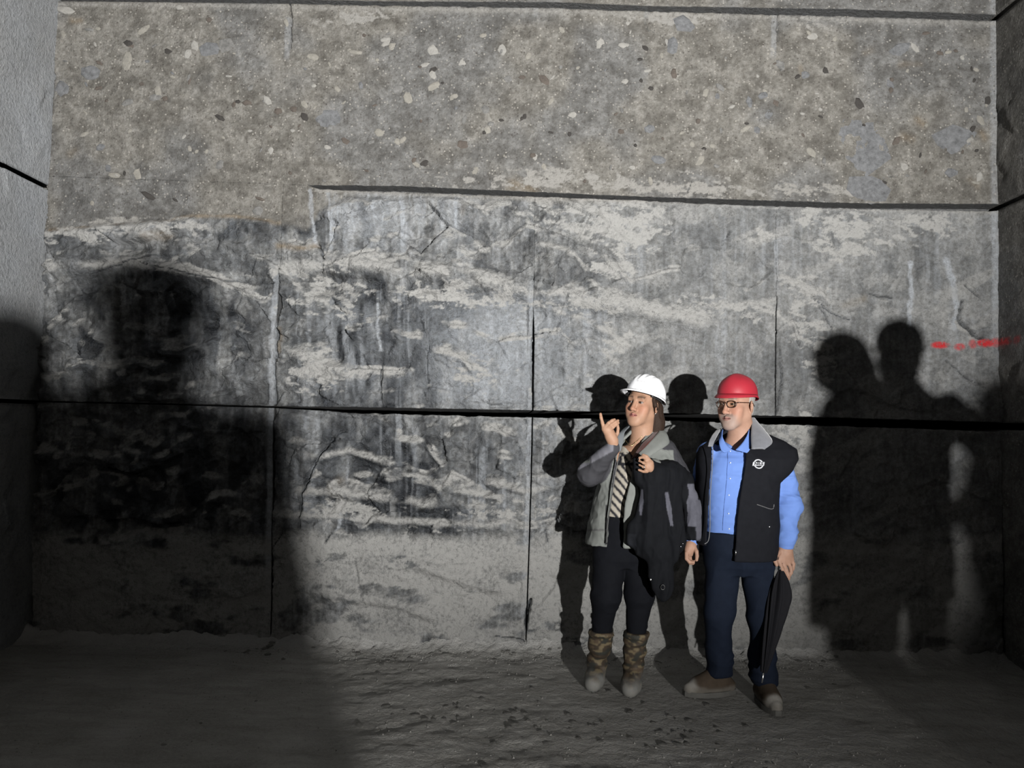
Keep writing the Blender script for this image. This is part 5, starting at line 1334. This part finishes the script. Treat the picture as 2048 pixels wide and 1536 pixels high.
        mesh_np('sole', Vs, np.array(Fs), M_LEATHER, o, False, None, {'Col': np.tile((.09, .088, .082), (len(Vs), 1))})
        tube('lace', [pt(.10, .118, -.02), pt(.11, .121, 0), pt(.10, .118, .02)], .003, M_LEATHER, o, 6); tube('lace', [pt(.13, .105, -.02), pt(.14, .108, 0), pt(.13, .105, .02)], .003, M_LEATHER, o, 6)
    shoe(anR, (-1.0, -.22)); shoe(anL, (.02, -1.0), .27)
    # ---------------- vest, open
    vv = Vol(axis(P(1375, 1000)[0], P(1610, 1000)[0], .0045), axis(MY - .26, MY + .24, .0045), axis(P(1475, 1130)[2], P(1475, 840)[2], .0045))
    def vst(g): return [st(1120, 1392, 1551, .155, .01, g), st(1060, 1394, 1553, .16, .005, g), st(1000, 1394, 1553, .162, .0, g), st(962, 1394, 1555, .160, .0, g), st(938, 1394, 1580, .150, .0, g), st(915, 1394, 1592, .138, .01, g), st(897, 1399, 1590, .118, .02, g), st(882, 1418, 1568, .098, .03, g), st(866, 1440, 1530, .075, .04, g), st(852, 1452, 1508, .066, .045, g)]
    vv.loft(vst(0), 2.6, .02)
    vv.loft(vst(-.012), 2.6, 0, 0, 'sub')
    Lz = [P(1475, q)[2] for q in (1125, 1085, 1040, 1000, 960, 930, 900, 875, 850)]
    Lx = [P(q, w_, -.15)[0] for q, w_ in ((1414, 1125), (1419, 1085), (1420, 1040), (1421, 1000), (1424, 960), (1428, 930), (1434, 900), (1440, 875), (1450, 850))]
    Rx = [P(q, w_, -.15)[0] for q, w_ in ((1470, 1125), (1472, 1085), (1474, 1040), (1478, 1000), (1484, 960), (1491, 930), (1498, 900), (1503, 875), (1508, 850))]
    def opening(x, y, z):
        zz = z.ravel(); l = np.interp(zz, Lz, Lx).reshape(z.shape); r = np.interp(zz, Lz, Rx).reshape(z.shape)
        return np.maximum(np.maximum(l - x, x - r), y - MY)
    vv.put(opening, (-9, MY - .25, -9), (9, MY + .02, 9), 0, 'sub')
    h1 = P(1475, 1114)[2]; h2 = P(1475, 1088)[2]; xm2 = P(1445, 1000)[0]
    vv.put(lambda x, y, z: np.where((x < xm2) & (y < MY), h2 - z, h1 - z), (-9, -9, -9), (9, 9, 9), 0, 'and')
    vest = garment('vest', vv, M_CLOTH, body, (.009, .0095, .012), lambda p: .008 * (ridge3(p, (8, 8, 6), 81) - .55), 'black sleeveless vest with grey fleece collar')
    gf = (.155, .16, .178)
    strip('collar', [[P(1502, 836, .05), P(1503, 850, -.03), P(1502, 872, -.10), P(1503, 898, -.155)], [P(1508, 836, .05), P(1516, 852, -.035), P(1524, 874, -.115), P(1522, 897, -.165)], [P(1512, 842, .05), P(1528, 860, -.03), P(1544, 884, -.105), P(1528, 899, -.158)]], M_FLEECE, vest, gf, .008, 26, 8, 'grey fleece collar')
    strip('collar', [[P(1442, 858, .02), P(1436, 868, -.06), P(1430, 880, -.12), P(1426, 892, -.15)], [P(1432, 862, .0), P(1424, 872, -.08), P(1418, 884, -.135), P(1416, 893, -.150)]], M_FLEECE, vest, gf, .008, 24, 6, 'grey fleece collar')
    M_ZIP = plain('zip_grey', (.10, .10, .105), .5)
    tube('zip', resample([P(1426, 894, -.153), P(1424, 940, -.162), P(1420, 1000, -.168), P(1420, 1050, -.168), P(1417, 1080, -.164), P(1409, 1088, -.16)], 40), .0022, M_ZIP, vest)
    vv0 = verts_of(vest)
    tube('zip_pull', drape([P(1472.5, 1101, -.16), P(1472.5, 1111, -.16)], vv0, .001), .004, M_STEEL, vest)
    tube('pocket_trim', drape(resample([P(1514, 1009, -.168), P(1526, 1013, -.166), P(1541, 1018, -.150), P(1548, 1017, -.145), P(1549, 1009, -.140)], 24), vv0, .001), .0022, M_ZIP, vest)
    ball('snap_button', drape([P(1540, 1054, -.15)], vv0, .0)[0], (.005, .003, .005), M_STEEL, vest)
    # chest emblem
    M_EMB = plain('silver_print', (.42, .43, .46), .5); M_EMBD = plain('emblem_black', (.012, .013, .017), .6)
    def surf(px, py, off):
        """point on the front of the vest behind this place"""
        a = P(px, py, -.15); d = np.hypot(vv0[:, 0] - a[0], vv0[:, 2] - a[2]) + (vv0[:, 1] > MY - .05) * 9
        i = np.argsort(d)[:40]; return np.array((a[0], vv0[i, 1].mean() - off, a[2]))
    c0 = surf(1518, 928.5, .009)
    ex = surf(1538, 928.5, .004) - surf(1500, 928.5, .004); ex /= np.linalg.norm(ex); ez = np.array((0, 0, 1.0))
    ez = surf(1518, 908, .004) - surf(1518, 950, .004); ez /= np.linalg.norm(ez)
    en = np.cross(ex, ez); en /= np.linalg.norm(en); en = en if en[1] < 0 else -en
    sp = 1 / pm
    pt = lambda x, y, o=0: c0 + ex * x * sp + ez * y * sp + en * o
    n = 40; rv = []
    for i in range(n):
        t = 2 * math.pi * i / n
        for r in (9.6, 7.2): rv.append(pt(r * math.cos(t), r * math.sin(t), .0025))
    ring = mesh_np('emblem', rv, np.array([(2 * i, 2 * ((i + 1) % n), 2 * ((i + 1) % n) + 1, 2 * i + 1) for i in range(n)]), M_EMB, vest, False)
    ring['label'] = 'round silver emblem with the letters NILS on the chest'
    mesh_np('letter_plate', [pt(-12.6, -3.6, .0032), pt(10.2, -3.6, .0032), pt(12.2, 3.8, .0032), pt(-10.4, 3.8, .0032)], np.array([[0, 1, 2, 3]]), M_EMB, ring, False)
    cu = bpy.data.curves.new('lettering', 'FONT'); cu.body = 'NILS'; cu.size = 8.4 * sp; cu.align_x = 'CENTER'; cu.align_y = 'CENTER'; cu.shear = .25; cu.offset = .0008; cu.space_character = 1.02
    tc = bpy.data.objects.new('lettering_curve', cu); link(tc); bpy.context.view_layer.update()
    lm = bpy.data.meshes.new_from_object(tc.evaluated_get(bpy.context.evaluated_depsgraph_get())); bpy.data.objects.remove(tc)
    lm.materials.clear(); lm.materials.append(M_EMBD); t = bpy.data.objects.new('lettering', lm); link(t, ring)
    M = Matrix((( *ex, 0), (*ez, 0), (*en, 0), (0, 0, 0, 1))).transposed(); M.translation = Vector(pt(-.2, 0.1, .0042)); t.matrix_world = M
    return body
def build_umbrella():
    P = lambda px, py, dy=0.0: wp(px, py, MY + dy)
    a = P(1563, 1116, -.045); b = P(1524, 1366, -.20)
    ax = b - a; L = np.linalg.norm(ax); d = ax / L
    e1 = np.cross(d, (0, 1, 0)); e1 /= np.linalg.norm(e1); e2 = np.cross(d, e1)
    M_FAB = plain('umbrella_black', (.008, .008, .010), .8, 0, .12, .2)
    # loosely furled canopy: pleated cone hanging from the grip
    V = []; ns, nt_ = 60, 46
    for i in range(nt_):
        t = i / (nt_ - 1); s = .10 + .82 * t
        r = .008 + .046 * math.sin(min(1, t * 3.2) * math.pi / 2) * (1 - t) ** .75 + .004
        for j in range(ns):
            th = 2 * math.pi * j / ns
            rr = r * (1 + .32 * math.cos(8 * th + 1.5 * t * 3)) 
            side = 1.0 + .55 * math.cos(th - .3) * (1 - t)
            V.append(a + d * (s * L) + (e1 * math.cos(th) + e2 * math.sin(th) * .7) * rr * side)
    idx = np.arange(ns * nt_).reshape(nt_, ns)
    F = np.stack([idx[:-1], np.roll(idx, -1, 1)[:-1], np.roll(idx, -1, 1)[1:], idx[1:]], -1).reshape(-1, 4)
    root = mesh_np('umbrella', V, F, M_FAB, None, True)
    tag(root, 'folded black umbrella with silver tip held point down by the man', 'umbrella')
    tube('shaft', [a + d * .02, a + d * (L * .93)], .004, M_BLACKP, root)
    tube('ferrule', [a + d * (L * .905), a + d * L * .95, a + d * L], [.006, .0045, .003], M_STEEL, root)
    hk = resample([a + d * .10 * L, a + d * .03 * L, a - d * .01 + e1 * .0], 14); tube('grip', hk, .011, M_BLACKP, root)
    for j in range(8):
        th = 2 * math.pi * (j + .2) / 8; tube('rib', [a + d * (.16 * L) + (e1 * math.cos(th) + e2 * math.sin(th) * .7) * .022, a + d * (.45 * L) + (e1 * math.cos(th) + e2 * math.sin(th) * .7) * .026, a + d * (.9 * L)], .0018, M_BLACKP, root, 6)
    return root
man = build_man(); print('man', time.time() - T0)
umbrella = build_umbrella()
# ------------------------------------------------------------------ the rest of the party, standing beside and behind the camera; their shadows fall on the face
def build_onlooker(variant):
    A = lambda x, y, z: np.array((x, y, z), float)
    head = Head(A(0, -.01, 1.585), 0, 0, 0, 1.0)
    v = Vol(axis(-.42, .42, .013, [(-.10, .10, .005)]), axis(-.30, .24, .013, [(-.13, .10, .005)]), axis(.03, 1.75, .013, [(1.40, 1.72, .005)]))
    head.sculpt(v, variant == 'bushy')
    v.loft([(.78, 0, 0, .15, .10), (.95, 0, 0, .155, .105), (1.1, 0, 0, .14, .095), (1.3, 0, -.01, .165, .11), (1.40, 0, .01, .15, .08), (1.44, 0, .02, .07, .06)], 2.3, .03)
    hands = []
    for sx in (-1, 1):
        if variant == 'akimbo' and sx < 0: j = [A(-.19, .02, 1.38), A(-.42, .04, 1.14), A(-.20, -.06, .98)]
        else: j = [A(sx * .19, .02, 1.38), A(sx * .25, .04, 1.10), A(sx * .26, -.06, .87)]
        hands.append(j)
        v.cone(j[0], j[1], .045, .038, .03); v.cone(j[1], j[2], .038, .027, .02)
        d = (j[2] - j[1]); d /= np.linalg.norm(d); s_ = np.cross(d, (0, 1, 0)); s_ /= np.linalg.norm(s_)
        v.cone(j[2], j[2] + d * .07, .028, .030, .02)
        for q in range(4): v.chain([j[2] + d * .07 + s_ * (.018 * (q - 1.5)), j[2] + d * .115 + s_ * (.019 * (q - 1.5)), j[2] + d * .145 + s_ * (.016 * (q - 1.5)) + A(0, -.02, 0)], [.0105, .010, .009], .004)
        v.chain([j[2] + d * .02 + A(0, -.025, 0), j[2] + d * .06 + A(0, -.05, 0), j[2] + d * .085 + A(0, -.055, 0)], [.012, .011, .010], .006)
    legs = [[A(sx * .085, 0, .86), A(sx * .10, -.02, .47), A(sx * .11, .02, .09)] for sx in (-1, 1)]
    for l in legs: v.cone(l[0], l[1], .075, .053, .03); v.cone(l[1], l[2], .053, .038, .02); v.cone(l[2], l[2] + A(0, -.13, -.045), .036, .028, .03)
    V, F = v.mesh(); skin = (.28, .17, .12)
    body = mesh_np('person', V, F, M_SKIN, None, True, None, {'Col': head.colours(V, np.tile(np.array(skin), (len(V), 1)), skin, variant == 'bushy')})
    jk = Vol(axis(-.50, .50, .011), axis(-.28, .26, .011), axis(.62, 1.56, .011))
    jk.loft([(.66, 0, 0, .20, .15), (.85, 0, 0, .195, .15), (1.1, 0, 0, .185, .145), (1.3, 0, -.005, .205, .15), (1.39, 0, .01, .19, .115), (1.44, 0, .02, .11, .09), (1.49, 0, .025, .075, .07)], 2.4, .02)
    for j in hands: jk.cone(j[0], j[1], .068, .060, .04); jk.cone(j[1], j[1] + (j[2] - j[1]) * .93, .060, .044, .025)
    garment('coat', jk, M_CLOTH, body, {'plain': (.02, .025, .035), 'bushy': (.035, .02, .02), 'akimbo': (.02, .03, .02)}[variant], lambda p: .012 * (ridge3(p, (11, 11, 9), 31) - .5))
    tv = Vol(axis(-.25, .25, .012), axis(-.2, .2, .012), axis(.05, .9, .012))
    for l in legs: tv.cone(l[0], l[1], .088, .074, .04); tv.cone(l[1], l[2], .074, .062, .02)
    garment('trousers', tv, M_CLOTH, body, (.015, .018, .025), lambda p: .010 * (ridge3(p, (9, 9, 9), 61) - .5))
    for l in legs:
        bv = Vol(axis(l[2][0] - .09, l[2][0] + .09, .009), axis(l[2][1] - .26, l[2][1] + .13, .009), axis(-.005, .2, .009))
        bv.cone(l[2] + A(0, .04, -.045), l[2] + A(0, -.16, -.05), .046, .042, .02); bv.cone(l[2] + A(0, 0, .05), l[2] + A(0, -.03, -.03), .05, .048, .03)
        bv.put(lambda x, y, z: -z + 0 * x, (-9, -9, -9), (9, 9, 9), 0, 'and')
        garment('boot', bv, M_LEATHER, body, (.03, .025, .02))
    if variant == 'bushy':
        hv = Vol(axis(-.16, .16, .008), axis(-.12, .18, .008), axis(1.42, 1.80, .008))
        hv.ell((0, .03, 1.635), (.105, .105, .095), .02); hv.ell((0, .05, 1.57), (.10, .08, .07), .04)
        hv.ell((0, -.10, 1.56), (.075, .07, .10), .02, 'sub')
        garment('hair', hv, M_HAIR, body, (.03, .02, .015), lambda p: .018 * (ridge3(p, (30, 30, 30), 9) - .5))
    else:
        dome(head, .096, .118, .105, .040, .038, .007, (), plain('hat_yellow' if variant == 'plain' else 'hat_orange', (.6, .42, .03) if variant == 'plain' else (.6, .18, .02), .35), 'hard_hat', body, 0, None, .004, .012)
    return body
PROTO = {k: build_onlooker(k) for k in ('plain', 'bushy', 'akimbo')}
used = set()
def place_onlooker(kind, X, Y, H, yaw, lean, label, wide=1.0):
    src = PROTO[kind]
    if kind in used:
        o = src.copy(); link(o)
        for ch in src.children:
            c = ch.copy(); link(c); c.parent = o
    else: o = src; used.add(kind)
    o.location = (X, Y, 0); o.rotation_euler = (0, lean, yaw); s_ = H / 1.74; o.scale = (s_ * wide, s_, s_)
    tag(o, label, 'person', 'onlookers outside the picture')
    return o
def by_shadow(px, f, top_py):
    """standing place and height of someone a fraction f of the way from the lamp to the face whose shadow lies at px"""
    w_ = wp(px, top_py, WALL_Y); L = np.array(LAMP)
    return L[0] + f * (w_[0] - L[0]), L[1] + f * (WALL_Y - L[1]), L[2] + f * (w_[2] - L[2])
x, y, h = by_shadow(300, .27, 500); place_onlooker('plain', x, y, h, math.pi - .1, 0, 'onlooker in dark blue coat and yellow hard hat standing close behind the camera', 1.22)
x, y, h = by_shadow(-175, .30, 560); place_onlooker('plain', x, y, 1.74, math.pi + .3, 0, 'onlooker in dark blue coat and yellow hard hat farthest behind the camera')
x, y, h = by_shadow(1700, .55, 665); place_onlooker('bushy', x, y, h + .01, math.pi / 2 + .25, 0, 'onlooker with bushy hair and dark red coat standing right of the camera')
x, y, h = by_shadow(1800, .62, 634); place_onlooker('akimbo', x, y, h, math.pi - .1, .0, 'onlooker in dark green coat and orange hard hat with a hand on the hip')
x, y, h = by_shadow(2140, .40, 590); place_onlooker('plain', x, y, 1.70, math.pi - .5, 0, 'onlooker in dark blue coat and yellow hard hat by the right wall')

# ------------------------------------------------------------------ floodlight on a tripod
def build_floodlight():
    d = np.array((LAMP_AIM - LAMP).normalized()); c = np.array(LAMP)
    R = (LAMP_AIM - LAMP).to_track_quat('-Z', 'Y').to_matrix()
    M_HOUS = plain('lamp_housing', (.35, .25, .02), .5); M_FIN = plain('lamp_black', (.02, .02, .02), .6)
    root = empty('floodlight', (c[0], c[1] - .2, 0)); tag(root, 'yellow floodlight on a black tripod behind the onlookers', 'floodlight')
    inv = Matrix.Translation((-c[0], -c[1] + .2, 0))
    def add(o): o.parent = root; o.matrix_parent_inverse = inv; return o
    def boxm(name, lo, hi, mat):
        bm = bmesh.new(); bmesh.ops.create_cube(bm, size=1.0)
        bmesh.ops.scale(bm, vec=[h - l for l, h in zip(lo, hi)], verts=bm.verts); bmesh.ops.translate(bm, vec=[(h + l) / 2 for l, h in zip(lo, hi)], verts=bm.verts)
        bmesh.ops.bevel(bm, geom=bm.edges[:], offset=.004, segments=2, affect='EDGES')
        me = bpy.data.meshes.new(name); bm.to_mesh(me); bm.free(); me.materials.append(mat)
        me.transform(Matrix.Translation(c) @ R.to_4x4()); return add(link(bpy.data.objects.new(name, me)))
    h = boxm('housing', (-.13, -.09, .02), (.13, .09, .09), M_HOUS)
    for i in range(7): boxm('fin', (-.11 + i * .035, -.08, .09), (-.10 + i * .035, .08, .125), M_FIN)
    for a, b in (((-.13, .085, -.005), (.13, .095, .02)), ((-.13, -.095, -.005), (.13, -.085, .02)), ((-.135, -.09, -.005), (-.125, .09, .02)), ((.125, -.09, -.005), (.135, .09, .02))): boxm('bezel', a, b, M_FIN)
    add(tube('pole', [(c[0], c[1] - .06, .35), (c[0], c[1] - .06, 1.05)], .016, M_FIN, None))
    for k in range(3):
        t = k * 2 * math.pi / 3 + .4
        add(tube('leg', [(c[0], c[1] - .06, .62), (c[0] + .42 * math.cos(t), c[1] - .06 + .42 * math.sin(t), .012)], .012, M_FIN, None))
    add(tube('bracket', [c + np.array((-.15, -.06, .0)), c + np.array((-.15, -.07, -.13)), c + np.array((.15, -.07, -.13)), c + np.array((.15, -.06, .0))], .010, M_FIN, None))
    ld = bpy.data.lights.new('floodlight_bulb', 'SPOT'); ld.energy = LAMP_W; ld.shadow_soft_size = LAMP_R; ld.spot_size = LAMP_ANGLE; ld.spot_blend = 1.0; ld.color = (1, .985, .955)
    lo = bpy.data.objects.new('bulb', ld); lo.location = c; lo.rotation_euler = R.to_euler(); link(lo); add(lo)
    return root
build_floodlight()
# ------------------------------------------------------------------ added fill lamp, out of view far behind the camera, lifting the black shadows
def build_fill_lamp():
    c = Vector((-0.6, -10.5, 4.2)); q = (Vector((0, WALL_Y, 1.6)) - c).to_track_quat('-Z', 'Y'); R = q.to_matrix().to_4x4()
    M_TIN = plain('lamp_tin', (.25, .26, .25), .5, .6)
    root = empty('fill_lamp', c); tag(root, 'added fill lamp lifting the shadows, a reflector on a long rod out of view', 'lamp')
    th = np.linspace(0, 2 * math.pi, 32, endpoint=False); prof = [(.06, .30), (.12, .26), (.30, .16), (.45, .02), (.46, .0), (.44, .02), (.29, .14), (.10, .24)]
    V = np.concatenate([np.stack([r * np.cos(th), r * np.sin(th), 0 * th + z], -1) for r, z in prof])
    idx = np.arange(len(prof) * 32).reshape(-1, 32)
    F = np.stack([idx[:-1], np.roll(idx, -1, 1)[:-1], np.roll(idx, -1, 1)[1:], idx[1:]], -1).reshape(-1, 4)
    o = mesh_np('reflector', V, F, M_TIN, root, True); o.matrix_local = R
    tube('hanger', [(0, 0, 0.2), (0, 0, 3.7)], .015, M_BLACKP, root)
    ld = bpy.data.lights.new('fill_bulb', 'AREA'); ld.shape = 'DISK'; ld.size = .5; ld.energy = 60.0; ld.color = (1, .95, .88)
    lo = bpy.data.objects.new('fill_bulb', ld); link(lo, root); lo.matrix_local = R @ Matrix.Translation((0, 0, .02))
build_fill_lamp()
print('done', time.time() - T0, sum(len(o.data.polygons) for o in scene.objects if o.type == 'MESH'))
